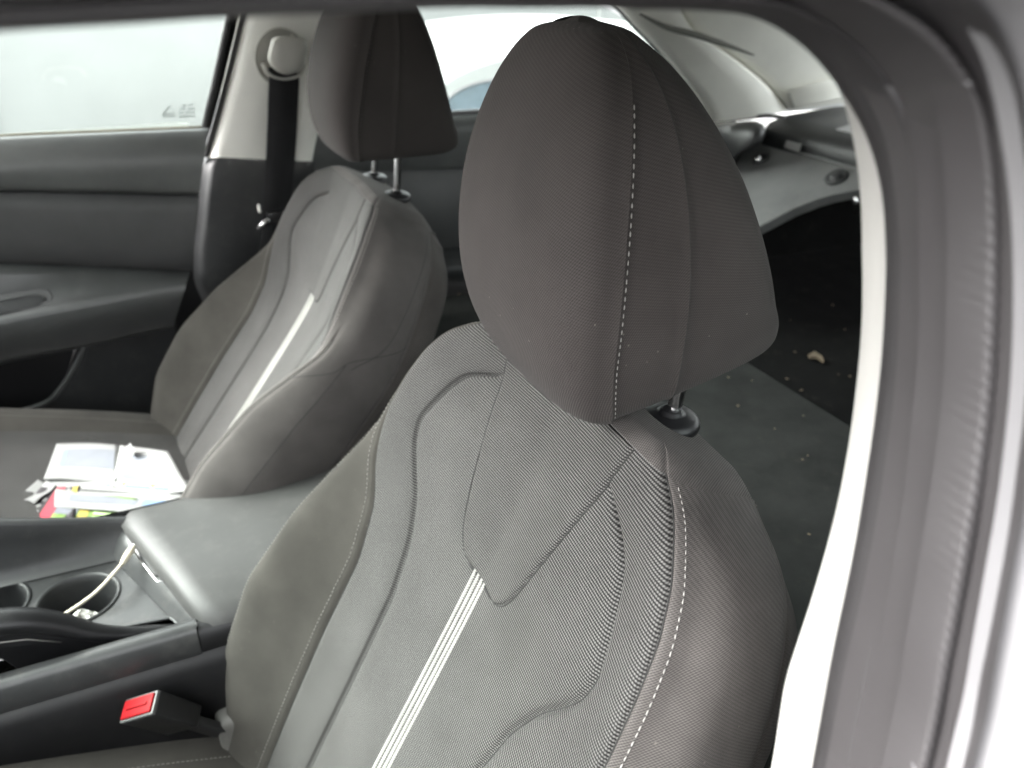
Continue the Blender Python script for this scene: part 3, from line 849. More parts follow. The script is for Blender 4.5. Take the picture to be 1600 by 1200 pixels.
r = [rowpx([(-330, 406), (0, 410), (160, 416), (298, 423)], .712), rowpx([(-330, 410), (0, 414), (160, 420), (297, 427)], .700),
     rowpx([(-330, 448), (0, 432), (160, 428), (296, 430)], .690), rowpx([(-330, 490), (0, 462), (160, 442), (294, 434)], .678),
     rowpx([(-330, 555), (0, 492), (160, 462), (292, 439)], .652), rowpx([(-330, 563), (0, 499), (160, 468), (291, 443)], .642),
     rowpx([(-330, 576), (0, 509), (160, 477), (290, 449)], .636), rowpx([(-330, 610), (0, 535), (160, 500), (283, 470)], .640),
     rowpx([(-330, 640), (0, 560), (160, 530), (272, 506)], .654), rowpx([(-330, 648), (0, 567), (160, 536), (270, 511)], .664),
     rowpx([(-330, 650), (0, 569), (160, 538), (270, 513)], .72)]
grid('armrest', r, plastic('door_armrest_plastic', (.052, .054, .054), .36, grain=900, dust=.08), door)
# lower panel right of the map pocket
rim = np.array([(133, 536), (126, 552), (112, 580), (96, 605), (74, 628), (40, 640), (0, 652), (-120, 690), (-330, 760)], float)
rimc = curve(rim, 6)
right = np.array([(276, 500), (274, 530), (270, 560), (268, 590), (268, 620), (270, 660), (272, 720), (274, 780), (276, 860)], float); rightc = curve(right, 6)
P = []
for t in (0, .03, .1, .35, .7, 1):
    P.append([at(*(a * (1 - t) + b * t), (0, .705 if t > .03 else .712 - .2 * t, .95), (0, 1, .14)) for a, b in zip(rimc, rightc)])
grid('lower_panel', np.array(P), M['dark'], door)
P3 = np.array([at(a, b, (0, .706, .95), (0, 1, .14)) for a, b in rimc])
tube('pocket_rim', P3, .005, M['soft'], door, 8)
P = []
for dx, y in ((0, .708), (-3, .735), (-25, .76), (-120, .77), (-420, .77)):
    P.append([at(a + dx, b - (0 if dx > -10 else abs(dx) * .5), (0, y, .95), (0, 1, .12)) for a, b in rimc])
grid('pocket_back', P, M['black'], door)
tube('pocket_fold', [at(a, b, (0, .748, .95), (0, 1, .12)) for a, b in curve(np.array([(98, 565), (80, 590), (60, 612), (-60, 640)], float), 5)], .0025, M['dark'], door, 6)
# recessed pull cup on the armrest
def patch_px(nm, pts, y, mat, parent, off=(0, .02, 0), tilt=.0, bevel=.002):
    if tilt is None: return prism(nm, [armp(a, b, y) for a, b in pts], off, mat, parent, bevel)
    return prism(nm, [at(a, b, (0, y, .95), (0, 1, tilt)) for a, b in pts], off, mat, parent, bevel)
_pa, _pb, _pc = (at(a, b, (0, y, .95), (0, 1, .18)) for a, b, y in ((0, 462, .678), (0, 492, .652), (160, 442, .678)))
_pn = np.cross(_pb - _pa, _pc - _pa); _pn /= np.linalg.norm(_pn)
if _pn @ (CAM - _pa) < 0: _pn = -_pn
def armp(a, b, d=0.0): return at(a, b, _pa + _pn * (.004 + d), _pn)
cup = [(-120, 496), (-120, 478), (60, 452), (76, 453), (83, 462), (80, 476), (66, 481), (0, 492)]
patch_px('pull_cup_frame', cup, 0, M['insert'], door, (0, .02, 0), None, .002)
patch_px('pull_cup', [(-120, 497), (-120, 487), (56, 464), (66, 464), (68, 470), (60, 477), (0, 489)], .002, M['black'], door, (0, .012, 0), None, .001)
tube('pull_cup_lip', [armp(a, b, .002) for a, b in curve(np.array([(-120, 485), (0, 469), (58, 459), (68, 462), (70, 470)], float), 6)], .0016, M['soft'], door, 6)
# back of the door, closing it
P = [[(x, .785, z) for x in np.linspace(-1.1, -.24, 5)] for z in (.25, .6, 1.0)]
grid('inner_backing', P, M['black'], door)
P = [[(x, .80, z) for x in np.linspace(-1.05, -.235, 5)] for z in (.25, .6, 1.02)]
grid('outer_skin', P, M['white'], door)
# window glass, its rear rubber channel and the waist strip
wg = [at(-330, 234, (0, .742, .95), (0, 1, .3)), at(330, 199, (0, .742, .95), (0, 1, .3)), at(372, 20, (0, .742, .95), (0, 1, .3)), at(392, -60, (0, .742, .95), (0, 1, .3)), at(-330, -60, (0, .742, .95), (0, 1, .3))]
prism('window_glass', wg, (0, .004, 0), M['glass'], door)
ch = [(324, 200), (330, 170), (338, 138), (346, 100), (354, 62), (362, 25), (372, -20), (385, -70)]
A = [at(a - 8, b, (0, .728, .95), (0, 1, .3)) for a, b in ch]; B = [at(a + 4, b, (0, .722, .95), (0, 1, .3)) for a, b in ch]
grid('window_channel', [np.array(A) + [0, .02, 0], A, B, np.array(B) + [0, .03, 0]], M['black'], door)
tube('waist_strip', rowpx([(-330, 232), (0, 212), (160, 205), (326, 198)], .735, n=14), .0022, simple('waist_strip_tan', (.22, .18, .11), .5), door, 8)
# little safety mark etched on the glass
def mark(pts): return [at(a, b, (0, .7405, .95), (0, 1, .3)) for a, b in pts]
for k, (x, y, wdt) in enumerate(((254, 183, 20), (257, 179, 14), (279, 183, 26), (279, 177, 8), (290, 177, 15), (280, 171, 10), (293, 171, 12), (284, 166, 7), (294, 165, 8))):
    prism('etched_mark', mark([(x, y), (x + wdt, y - .8), (x + wdt, y - 2.6), (x, y - 1.8)]), (0, -.0006, 0), M['etch'], door)
for seg_ in (((253, 180), (264, 165)), ((264, 165), (275, 179))):
    (x0_, y0_), (x1_, y1_) = seg_
    prism('etched_mark', mark([(x0_, y0_), (x1_, y1_), (x1_ + 1.6, y1_ + 1), (x0_ + 1.6, y0_ + 1)]), (0, -.0006, 0), M['etch'], door)

# ------------------------------------------------------------------ far B pillar
pil = thing('centre_pillar', (-.10, .72, .30), 'pale pillar trim with dark lower cover behind the far door', 'pillar trim')
def pl(pts, y, tilt=.28): return np.array([at(a, b, (0, y, .95), (0, 1, tilt)) for a, b in curve(np.array(pts, float), 8)])
left = [(415, -70), (392, 30), (378, 90), (363, 150), (348, 205), (335, 246)]
r = [pl([(a - 34, b) for a, b in left], .760), pl([(a - 27, b) for a, b in left], .735), pl([(a - 20, b) for a, b in left], .728)]
grid('door_seal', r, M['black'], pil)
r = [pl([(a - 19, b) for a, b in left], .731), pl([(a - 14, b) for a, b in left], .722), pl([(a - 8, b) for a, b in left], .728)]
grid('seal_bead', r, M['rubber'], pil)
rt = [(548, -70), (525, 30), (517, 90), (508, 150), (499, 205), (490, 252)]
l0 = pl([(a - 9, b) for a, b in left], .725); l1 = pl(left, .708); l2 = pl([(a + 12, b) for a, b in left], .700)
r2 = pl([(a - 14, b) for a, b in rt], .698); r1 = pl([(a - 3, b) for a, b in rt], .704); r0 = pl(rt, .73)
grid('upper_trim', [l0, l1, l2, mixe(l2, r2, .33), mixe(l2, r2, .66), r2, r1, r0], M['light'], pil)
lowl = [(334, 246), (327, 262), (322, 300), (317, 350), (312, 400), (314, 440), (330, 480), (360, 560), (380, 640)]
lowr = [(491, 252), (488, 300), (484, 350), (480, 400), (478, 440), (476, 480), (476, 520), (476, 570), (478, 640)]
l0 = pl([(a - 10, b) for a, b in lowl], .745, .1); l1 = pl(lowl, .722, .1); l2 = pl([(a + 9, b) for a, b in lowl], .712, .1)
r1 = pl(lowr, .71, .1); r0 = pl([(a + 6, b) for a, b in lowr], .75, .1)
grid('lower_cover', [l0, l1, l2, mixe(l2, r1, .3) + [0, .006, 0], mixe(l2, r1, .7) + [0, .006, 0], r1, r0], M['dark'], pil)
P = [[(x, y, z) for x in xx] for y, z, xx in ((.80, .24, (-.27, -.1, .05)), (.80, .98, (-.20, -.1, .0)), (.70, 1.32, (-.09, 0, .06)))]
grid('outer_post', P, M['white'], pil)
tube('trim_groove', pl([(404, 8), (397, 40), (388, 80), (378, 130), (369, 152)], .7055), .0014, M['dark'], pil, 6)

# ------------------------------------------------------------------ far seat belt
belt = thing('seat_belt', (-.02, .69, .80), 'black seat belt hanging from a pale guide on the far pillar', 'seat belt')
bl = [(421, 105), (419, 160), (417, 220), (414, 280), (411, 330), (404, 420)]
br = [(468, 105), (466, 160), (463, 220), (458, 280), (452, 330), (445, 420)]
A = pl(bl, .684, .24); B = pl(br, .684, .24)
grid('webbing', [A + [0, .0014, 0], A, mixe(A, B, .5) + [0, -.0005, 0], B, B + [0, .0014, 0], mixe(A, B, .5) + [0, .0014, 0], A + [0, .0014, 0]], M['belt'], belt)
c = at(440, 108, (0, .695, .95), (0, 1, .28))
ax = np.array([-.1, -1, -.28])
ringpts = [at(437 + 38 * math.cos(t), 88 + 44 * math.sin(t), (0, .694, .95), (0, 1, .28)) for t in np.linspace(0, 2 * math.pi, 30)]
tube('guide_base', ringpts, .0022, M['guide'], belt, 8, cap=False)
prism('guide_plate', [at(437 + 36 * math.cos(t), 88 + 42 * math.sin(t), (0, .699, .95), (0, 1, .28)) for t in np.linspace(0, 2 * math.pi, 24, endpoint=False)], (0, .01, 0), M['guide'], belt)
tube('guide_loop', [at(a, b, (0, .682, .95), (0, 1, .28)) for a, b in curve(np.array([(412, 98), (420, 114), (443, 121), (466, 116), (474, 100)], float), 6)], .005, M['guide'], belt, 8)
tube('guide_slot', [at(a, b, (0, .679, .95), (0, 1, .28)) for a, b in curve(np.array([(419, 107), (430, 115), (445, 118), (463, 113)], float), 6)], .0042, M['black'], belt, 8)
cap_pts = [(424, 62), (430, 57), (455, 57), (476, 62), (480, 72), (477, 92), (468, 110), (446, 117), (426, 106), (418, 92)]
rows = []
for t, yy in ((1.0, .690), (1.0, .660), (.98, .640), (.93, .628), (.80, .622), (.4, .620), (0.001, .620)):
    cx, cy = 450, 86
    cl = np.array(cap_pts + [cap_pts[0]], float)
    rows.append([at(cx + (a - cx) * t, cy + (b - cy) * t, (0, yy, .95), (0, 1, .28)) for a, b in curve(cl, 5)])
grid('guide_cap', rows, M['guide'], belt)
tube('cap_seam', [at(a, b, (0, .6285, .95), (0, 1, .28)) for a, b in curve(np.array([(425, 68), (432, 80), (452, 86), (474, 84)], float), 5)], .0014, M['steel'], belt, 6)
for k, (p, s) in enumerate((((405, 326), (.005, .006, .016)), ((430, 338), (.030, .014, .020)))):
    box('belt_stop', at(*p, (0, .678, .95), (0, 1, .2)), s, M['light'] if k == 0 else M['black'], belt, .002)
tube('latch_plate', [at(a, b, (0, .668, .95), (0, 1, .2)) for a, b in ((402, 357), (420, 342))], .0045, M['chrome'], belt, 8)

# ------------------------------------------------------------------ far rear door
rd = thing('rear_door', (.45, .76, .30), 'dark far rear door seen in the gap between the two headrests', 'car door')
def rr(pts, y, tilt=.12): return rowpx(pts, y, tilt, 20)
r = [rr([(480, 196), (640, 186), (760, 178), (1150, 165)], .74), rr([(480, 198), (640, 188), (760, 180), (1150, 168)], .722), rr([(480, 208), (640, 196), (760, 188), (1150, 178)], .708),
     rr([(480, 225), (640, 214), (760, 206), (1150, 196)], .704), rr([(480, 262), (640, 262), (760, 260), (1150, 250)], .712), rr([(480, 268), (640, 268), (760, 266), (1150, 256)], .73)]
grid('upper_trim', r, M['soft'], rd)
r = [rr([(480, 258), (640, 258), (760, 256), (1150, 246)], .735), rr([(480, 272), (640, 272), (760, 270), (1150, 260)], .716), rr([(480, 330), (640, 330), (760, 328), (1150, 320)], .708), rr([(480, 390), (640, 390), (760, 382), (1150, 380)], .718), rr([(480, 396), (640, 396), (760, 388), (1150, 386)], .735)]
grid('door_insert', r, M['insert'], rd)
r = [rr([(480, 386), (640, 386), (760, 376), (1150, 372)], .745), rr([(480, 404), (640, 400), (760, 390), (1150, 386)], .70), rr([(480, 425), (640, 420), (760, 412), (1150, 406)], .66), rr([(480, 432), (640, 426), (760, 418), (1150, 412)], .654), rr([(480, 450), (640, 446), (760, 440), (1150, 430)], .664), rr([(480, 456), (640, 452), (760, 446), (1150, 436)], .735), rr([(480, 640), (640, 640), (760, 640), (1150, 630)], .74)]
grid('armrest', r, M['dark'], rd)
tube('waist_strip', rr([(480, 192), (640, 182), (760, 174), (1100, 164)], .732), .006, M['paint'], rd, 8)
P = [[(x, .80, z) for x in np.linspace(.05, 1.5, 5)] for z in (.25, .6, 1.0)]
grid('outer_skin', P, M['white'], rd)
wg = [at(a, b, (0, .742, .95), (0, 1, .3)) for a, b in ((480, 200), (1125, 170), (1090, 120), (1020, 55), (960, 20), (880, -30), (470, -60))]
prism('window_glass', wg, (0, .004, 0), M['glass'], rd)

# ------------------------------------------------------------------ rear quarter: pillar trim, parcel shelf, folded seat
q = thing('rear_pillar', (1.0, .62, .95), 'pale rear pillar trim with vent slots behind the driver headrest', 'pillar trim')
def cp(pts, y, tilt=.3): return np.array([at(a, b, (0, y, 1.0), (0, 1, tilt)) for a, b in curve(np.array(pts, float), 8)])
winE = [(940, -30), (1000, 40), (1022, 62), (1060, 105), (1095, 150), (1118, 190)]
cre = [(1040, -40), (1080, 50), (1120, 78), (1160, 108), (1195, 140), (1222, 176)]
cre2 = [(1046, -40), (1088, 47), (1130, 74), (1172, 104), (1206, 134), (1234, 170)]
en = [(1200, -60), (1270, 20), (1310, 50), (1340, 90), (1365, 120), (1390, 150)]
a_ = cp(winE, .650); b_ = cp(cre, .612); c_ = cp(cre2, .640); d_ = cp(en, .618)
grid('window_seal', [cp([(a - 14, b + 2) for a, b in winE], .70), cp([(a - 7, b + 1) for a, b in winE], .672), a_ + [0, .01, 0]], M['black'], q)
grid('front_trim', [a_ + [0, .02, 0], a_, mixe(a_, b_, .15) + [0, -.006, 0], mixe(a_, b_, .6) + [0, -.006, 0], b_, c_ + [0, .01, 0]], M['light'], q)
sl = np.array
grid('rear_trim', [c_ + [0, .012, 0], c_ + [0, -.004, 0], mixe(c_, d_, .08) + [0, -.012, 0], mixe(c_, d_, .5) + [0, -.006, 0], d_], M['light'], q)
for k in range(6):
    t = k / 5
    p0 = (1232 + 8 * t, 143 + 22 * t); p1 = (1345 + 10 * t, 118 + 24 * t)
    A = at(*p0, (0, .606, 1.0), (0, 1, .3)); B = at(*p1, (0, .604, 1.0), (0, 1, .3))
    tube('vent_slat', [A, (A + B) / 2, B], .0038, M['light'], q, 6)
    if k < 5: tube('vent_slot', [A + [0, .001, -.0075], (A + B) / 2 + [0, .001, -.0075], B + [0, .001, -.0075]], .0013, M['soft'], q, 6)
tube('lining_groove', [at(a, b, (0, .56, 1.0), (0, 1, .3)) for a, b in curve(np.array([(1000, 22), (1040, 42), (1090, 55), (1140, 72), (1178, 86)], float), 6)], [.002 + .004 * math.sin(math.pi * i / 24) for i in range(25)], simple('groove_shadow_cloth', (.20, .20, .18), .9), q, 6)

shelf = thing('parcel_shelf', (1.2, 0, .95), 'dark parcel shelf with a small white tag at its front edge', 'parcel shelf')
def sh(pts, x): return np.array([atx(a, b, x) for a, b in curve(np.array(pts, float), 8)])
def lin(P0, P1, n=12): return np.array([np.array(P0) * (1 - t) + np.array(P1) * t for t in np.linspace(0, 1, n)])
yl, yr = .62, -.62
rows = [lin((1.75, yl, .985), (1.75, yr, .985)), lin((1.2, yl, .985), (1.2, yr, .985)), lin((1.06, yl, .975), (1.06, yr, .975)), lin((1.015, yl, .962), (1.015, yr, .962)), lin((1.0, yl, .945), (1.0, yr, .945)), lin((.998, yl, .905), (.998, yr, .905)), lin((1.01, yl, .893), (1.01, yr, .893))]
grid('shelf_board', rows, M['dark'], shelf)
# grey metal-look panel below the shelf
gp = [(1164, 222), (1182, 218), (1400, 282), (1400, 284), (1302, 304), (1278, 311), (1240, 326), (1176, 360), (1140, 380), (1120, 330)]
def tp(a, b, d=0.0): return at(a, b, (1.0 - d * .55, 0, .915 + d * .83), (-.55, 0, .83))
prism('front_panel', [tp(a, b) for a, b in gp], (.012, 0, -.018), M['grey_panel'], shelf, .003, 2)
tube('panel_edge', [tp(a, b, .003) for a, b in curve(np.array([(1140, 228), (1164, 221), (1184, 218), (1260, 241), (1330, 262), (1400, 282)], float), 6)], .0035, M['grey_panel'], shelf, 8)
lathe('clip', [(.024, .0), (.024, -.004), (.019, -.006), (.015, -.003), (.012, -.003), (.012, -.008), (.006, -.009), (.0001, -.009)], tp(1307, 278), (.55, 0, -.83), M['dark'], shelf, 24)
lathe('clip', [(.020, .0), (.020, -.004), (.014, -.006), (.008, -.003), (.0001, -.003)], tp(1190, 250), (.55, 0, -.83), M['dark'], shelf, 24)
lathe('clip_pin', [(.008, -.004), (.007, -.012), (.0001, -.014)], tp(1186, 252), (.55, 0, -.83), M['chrome'], shelf, 16)
prism('tag', [atx(a, b, .990) for a, b in ((1230, 219), (1253, 225), (1249, 237), (1226, 230))], (-.002, 0, 0), M['paper'], shelf)
prism('tag', [atz(a, b, .990) for a, b in ((1306, 203), (1334, 194), (1345, 212))], (0, 0, .002), M['paper'], shelf)
tube('shelf_trim', [atx(a, b, .985) for a, b in curve(np.array([(1112, 193), (1130, 188), (1165, 185), (1200, 181), (1226, 184)], float), 6)], .0045, M['insert'], shelf, 8)

side = thing('rear_side_bolster', (.92, .60, .60), 'dark rear seat side bolster below the pale rear pillar', 'seat bolster')
P = []
for px0, px1, y in ((1090, 1192, .60), (1096, 1186, .575), (1112, 1174, .560), (1135, 1160, .555)):
    pass
bol = [(1085, 200), (1118, 192), (1150, 190), (1185, 190), (1196, 200), (1190, 222), (1168, 228), (1150, 250), (1135, 290), (1120, 340), (1060, 380)]
rows = []
cx, cy = 1120, 260
for t, x in ((1, 1.02), (1, .96), (.96, .93), (.88, .915), (.7, .905), (.35, .90), (.001, .90)):
    rows.append([atx(cx + (a - cx) * t, cy + (b - cy) * t, x) for a, b in curve(np.array(bol + [bol[0]], float), 5)])
grid('bolster_cover', rows, M['dark'], side)

# boot space behind the opening
bt = thing('boot', (1.4, 0, .55), 'black carpeted boot seen through the opening below the parcel shelf', 'boot')
grid('boot_floor', [lin((.62, .68, .600), (.62, -.68, .600)), lin((1.0, .68, .600), (1.0, -.68, .600)), lin((1.9, .66, .595), (1.9, -.66, .595)), lin((1.95, .66, .98), (1.95, -.66, .98))], M['carpet'], bt)
for s in (1, -1):
    grid('boot_side', [lin((.62, s * .70, .58), (1.95, s * .66, .58)), lin((.62, s * .70, .90), (1.95, s * .60, .98))], M['carpet'], bt)
lathe('hinge_pin', [(.0001, -.03), (.007, -.03), (.007, .02), (.0001, .02)], atx(1337, 310, .97), (-.1, .25, 1), M['chrome'], bt, 12)
# folded rear backrest
rb = thing('rear_bench', (.40, 0, .30), 'grey felt back of the folded rear seat behind the driver seat', 'car seat')
for nm, y0_, y1_ in (('folded_back', -.66, .12), ('folded_back', .125, .66)):
    solid(nm, [(.02, y0_, .56), (.604, y0_, .575), (.604, y1_, .575), (.02, y1_, .56), (.02, y0_, .640), (.600, y0_, .652), (.600, y1_, .652), (.02, y1_, .640)], M['felt'], rb, .006)
box('rear_cushion', (.33, 0, .44), (.56, 1.30, .22), M['cloth'], rb, .04)
# near rear door and quarter, closing the cabin behind the camera's pillar
nd = thing('near_rear_door', (.5, -.76, .30), 'near rear door hidden behind the pillar at the right', 'car door')
P = [[(x, y, z) for x in (-.02, .3, .7, 1.05)] for y, z in ((-.74, .22), (-.74, .6), (-.70, .98))]
grid('door_trim', P, M['dark'], nd)
P = [[(x, -.80, z) for x in (.02, .5, 1.5)] for z in (.22, .98)]
grid('outer_skin', P, M['white'], nd)
prism('window_glass', [(.06, -.745, .98), (.95, -.745, .98), (.80, -.62, 1.28), (.06, -.62, 1.28)], (0, -.004, 0), M['glass'], nd)
P = [[(x, y, z) for (x, y, z) in (c1, c2)] for c1, c2 in (((-.03, -.70, .98), (.07, -.70, .98)), ((-.0, -.60, 1.31), (.06, -.60, 1.31)))]
grid('pillar_inner', P, M['light'], nd)
for s in (1, -1):
    o = mesh('quarter_panel', [(.92, s * .74, .96), (1.9, s * .72, .96), (1.18, s * .58, 1.30), (.80, s * .60, 1.31)], [(0, 1, 2, 3)], M['white'], None, smooth=False)
    props(o, 'white outer quarter panel on the %s side of the car' % ('far' if s > 0 else 'near'), 'body panel')

# ------------------------------------------------------------------ centre console
con = thing('centre_console', (-.55, .01, .22), 'dark centre console between the seats with armrest lid and cup holders', 'console')
# body: side wall facing the driver seat, deck, far wall
def pz(a, b, z): return atz(a, b, z)
# near side wall (below the rail)
top = [np.array((x, -.118 - .02 * (x + .36) * 0, .600 + .02 * 0)) for x in np.linspace(-1.0, .12, 24)]
xs = np.linspace(-1.0, .10, 24)
P = []
for y, z in ((-.096, .585), (-.118, .572), (-.126, .560), (-.128, .52), (-.124, .46), (-.120, .24)):
    P.append([(x, y, z) for x in xs])
grid('side_wall', P, plastic('console_side_plastic', (.008, .008, .009), .5, dust=.04, spec=.35), con)
P = []
for y, z in ((-.086, .602), (-.098, .606), (-.104, .604), (-.108, .598), (-.116, .574), (-.112, .568)):
    P.append([(x, y, z) for x in np.linspace(-1.0, -.362, 14)])
grid('rail', P, M['piano'], con)
P = []
for y, z in ((-.086, .600), (-.100, .602), (-.106, .598), (-.1145, .575), (-.110, .568)):
    P.append([(x, y, z) for x in np.linspace(-.3605, .10, 10)])
grid('rear_rail', P, M['black'], con)
P = []
for y, z in ((.15, .24), (.15, .56), (.146, .62)):
    P.append([(x, y, z) for x in xs])
grid('far_wall', P, M['dark'], con, flip=True)
# raised divider on the far side
dv = []
for t in np.linspace(0, 1, 16):
    px = -220 + 425 * t
    zt = .672 - .052 * max(0, min(1, (px + 60) / 250)) ** 1.2
    A = np.array(pz(px, 812 + 4 * math.sin(math.pi * t), zt))
    dv.append(A)
dv = np.array(dv)
bot = np.array([pz(-220 + 425 * t, np.interp(-220 + 425 * t, [-220, 0, 100, 190, 205], [950, 905, 882, 861, 858]), .586) for t in np.linspace(0, 1, 16)])
grid('divider', [dv + [0, .03, -.05], dv + [0, .012, -.002], dv + [0, .004, .0012], dv, dv + [0, -.003, -.003], mixe(dv, bot, .35) + [0, .004, 0], mixe(dv, bot, .8), bot + [0, -.002, 0], bot + [0, -.012, -.004]], M['dark'], con)
# deck with two cup wells cut out of it
deck_z = .580
holes = [(np.array(pz(122, 936, deck_z))[:2], .046), (np.array(pz(-22, 950, deck_z))[:2], .046)]
bm = bmesh.new()
outer = [(-1.0, -.088), (-.385, -.088), (-.365, -.060), (-.392, .06), (-.425, .128), (-1.0, .128)]
ov = [bm.verts.new((x, y, deck_z)) for x, y in outer]
oe = [bm.edges.new((ov[i], ov[(i + 1) % len(ov)])) for i in range(len(ov))]
he = []
for c, rd_ in holes:
    hv = [bm.verts.new((c[0] + rd_ * math.cos(t), c[1] + rd_ * .98 * math.sin(t), deck_z)) for t in np.linspace(0, 2 * math.pi, 40, endpoint=False)]
    he += [bm.edges.new((hv[i], hv[(i + 1) % 40])) for i in range(40)]
# slot of the hand brake
slot = [(-.95, -.076), (-.44, -.076), (-.392, -.072), (-.384, -.062), (-.392, -.050), (-.44, -.044), (-.52, -.040), (-.95, -.040)]
sv = [bm.verts.new((x, y, deck_z)) for x, y in slot]
he += [bm.edges.new((sv[i], sv[(i + 1) % len(sv)])) for i in range(len(sv))]
bmesh.ops.triangle_fill(bm, edges=oe + he, use_beauty=True)
kill = []
for f in bm.faces:
    c = f.calc_center_median()
    if any((c.x - h[0][0]) ** 2 + (c.y - h[0][1]) ** 2 < (h[1] * .93) ** 2 for h in holes): kill.append(f)
    elif -.95 < c.x < -.386 and -.0755 < c.y < np.interp(c.x, [-.95, -.52, -.44, -.386], [-.040, -.040, -.044, -.056]) and c.y > -.0755: kill.append(f)
bmesh.ops.delete(bm, geom=kill, context='FACES')
bm.normal_update()
for f in bm.faces:
    if f.normal.z < 0: f.normal_flip()
bm.verts.index_update()
mesh('deck', [tuple(v.co) for v in bm.verts], [[v.index for v in f.verts] for f in bm.faces], M['piano'], con, smooth=False)
bm.free()
for c, rd_ in holes:
    cz = np.array((c[0], c[1], deck_z))
    lathe('cup_well', [(rd_ + .0035, .0005), (rd_ + .003, .002), (rd_ + .0005, .0022), (rd_ - .002, .0005), (rd_ - .004, -.01), (rd_ - .009, -.07), (rd_ - .013, -.074), (.0001, -.075)], cz, (0, 0, 1), M['dark'], con, 40)
box('slot_floor', (-.66, -.058, .545), (.58, .05, .01), M['black'], con, .001)
prism('slot_lip', [(-.50, -.040, .5805), (-.44, -.0445, .5805), (-.392, -.051, .5805), (-.386, -.062, .5805), (-.393, -.073, .5805), (-.44, -.077, .5805), (-.40, -.0785, .5805), (-.376, -.072, .5805), (-.372, -.055, .5805), (-.40, -.044, .5805), (-.46, -.037, .5805)], (0, 0, .003), M['piano'], con, .001)
# low wall below the lid's front edge, with the latch recess
A0, A1 = np.array((-.452, .135, .0)), np.array((-.352, -.092, .0))
rows = []
for off, z in ((-.020, .5815), (-.012, .592), (-.004, .600), (.004, .606), (.03, .607)):
    rows.append([(*(A0 * (1 - t) + A1 * t + np.array([off, 0, 0]))[:2], z) for t in np.linspace(0, 1, 10)])
grid('lid_ledge', rows, M['piano'], con)
# armrest lid: a padded slab, skewed front edge
lid_rows = []
nF = 18
def lid_pt(s, t):
    """s across (0 far, 1 near), t along (0 front, 1 rear)"""
    xf = -.450 + (.092 * s)
    x = xf + (.14 - xf) * t
    y = .140 - .250 * s
    return x, y
prof = [(0.0, -.030), (-.002, -.012), (.012, -.002), (.05, .002), (.25, .006), (.5, .007), (.72, .004), (.86, -.004), (.95, -.016), (.995, -.034), (1.0, -.050), (.97, -.058)]
pc = curve(np.array(prof), 5)
for t, dz, inn in ((0, -.034, .004), (.0, -.009, .0), (.006, -.002, 0), (.022, 0, 0), (.12, .001, 0), (.5, .004, 0), (.9, .002, 0), (1, -.02, 0)):
    row = []
    for s, z in pc:
        x, y = lid_pt(min(max(s, 0), 1), t)
        edge = .012 * (abs(2 * s - 1) ** 6) * (1 - min(1, t * 12))
        row.append((x + inn + edge, .140 - .250 * s, .624 + max(z, -.06) + dz * (1 if z > -.03 else .6)))
    lid_rows.append(row)
# smooth along t
LR = np.array(lid_rows)
grid('armrest_lid', np.stack([curve(LR[:, j], 4) for j in range(LR.shape[1])], axis=1), M['lid'], con)
# front underside of the lid
fr_ = LR[0]
grid('lid_underside', [fr_, fr_ + [.03, 0, -.004]], M['black'], con)
pts = [pz(a, b, .603) for a, b in ((212, 858), (243, 902), (256, 902), (262, 898), (226, 850))]
prism('latch', pts, (0, 0, .004), M['dark'], con, .001)
tube('latch_trim', [pz(a, b, .609) for a, b in ((210, 862), (226, 884), (246, 909), (262, 907))], .0011, M['chrome'], con, 6)

# hand brake lever
hb = thing('hand_brake', (-.55, -.058, .56), 'black curved hand brake lever lying in its slot by the driver seat', 'hand brake')
hp = [(-.86, .640, .014), (-.70, .646, .0165), (-.62, .651, .0172), (-.57, .651, .0172), (-.53, .642, .0165), (-.50, .624, .0150), (-.47, .603, .012), (-.44, .588, .0095), (-.40, .576, .0085), (-.385, .572, .007)]
hc = curve(np.array([(x, -.058 - .004 * (x > -.5), z, r_) for x, z, r_ in hp]), 7)
tube('grip', hc[:, :3], hc[:, 3], M['black'], hb, 20, flat=.80)
P = []
for t in np.linspace(0, 1, 10):
    x = -.545 + .10 * t
    P.append([(x, -.070, .60 - .02 * t), (x, -.070, .55)])
prism('lever_web', [(-.548, -.066, .560), (-.552, -.066, .585), (-.560, -.066, .602), (-.585, -.066, .618), (-.62, -.066, .630), (-.62, -.066, .640), (-.54, -.066, .636), (-.49, -.066, .610), (-.44, -.066, .585), (-.44, -.066, .560)], (0, .014, 0), M['black'], hb, .002, 2, smooth=True)
tube('grip_seam', [(x, -.0735, z - .006) for x, z in ((-.80, .642), (-.66, .648), (-.58, .645), (-.53, .634), (-.50, .617))], .0009, M['steel'], hb, 6)

# driver seat belt buckle
bk = thing('belt_buckle', aty(250, 1165, -.14), 'black belt buckle with a red release button beside the console', 'buckle')
fc = [np.array(aty(*p, -.150)) for p in ((188, 1134), (194, 1107), (244, 1077), (249, 1101))]
e1 = fc[2] - fc[1]; e2 = fc[0] - fc[1]
nrm = np.cross(e1, e2); nrm /= np.linalg.norm(nrm)
if np.dot(nrm, CAM - fc[0]) < 0: nrm = -nrm
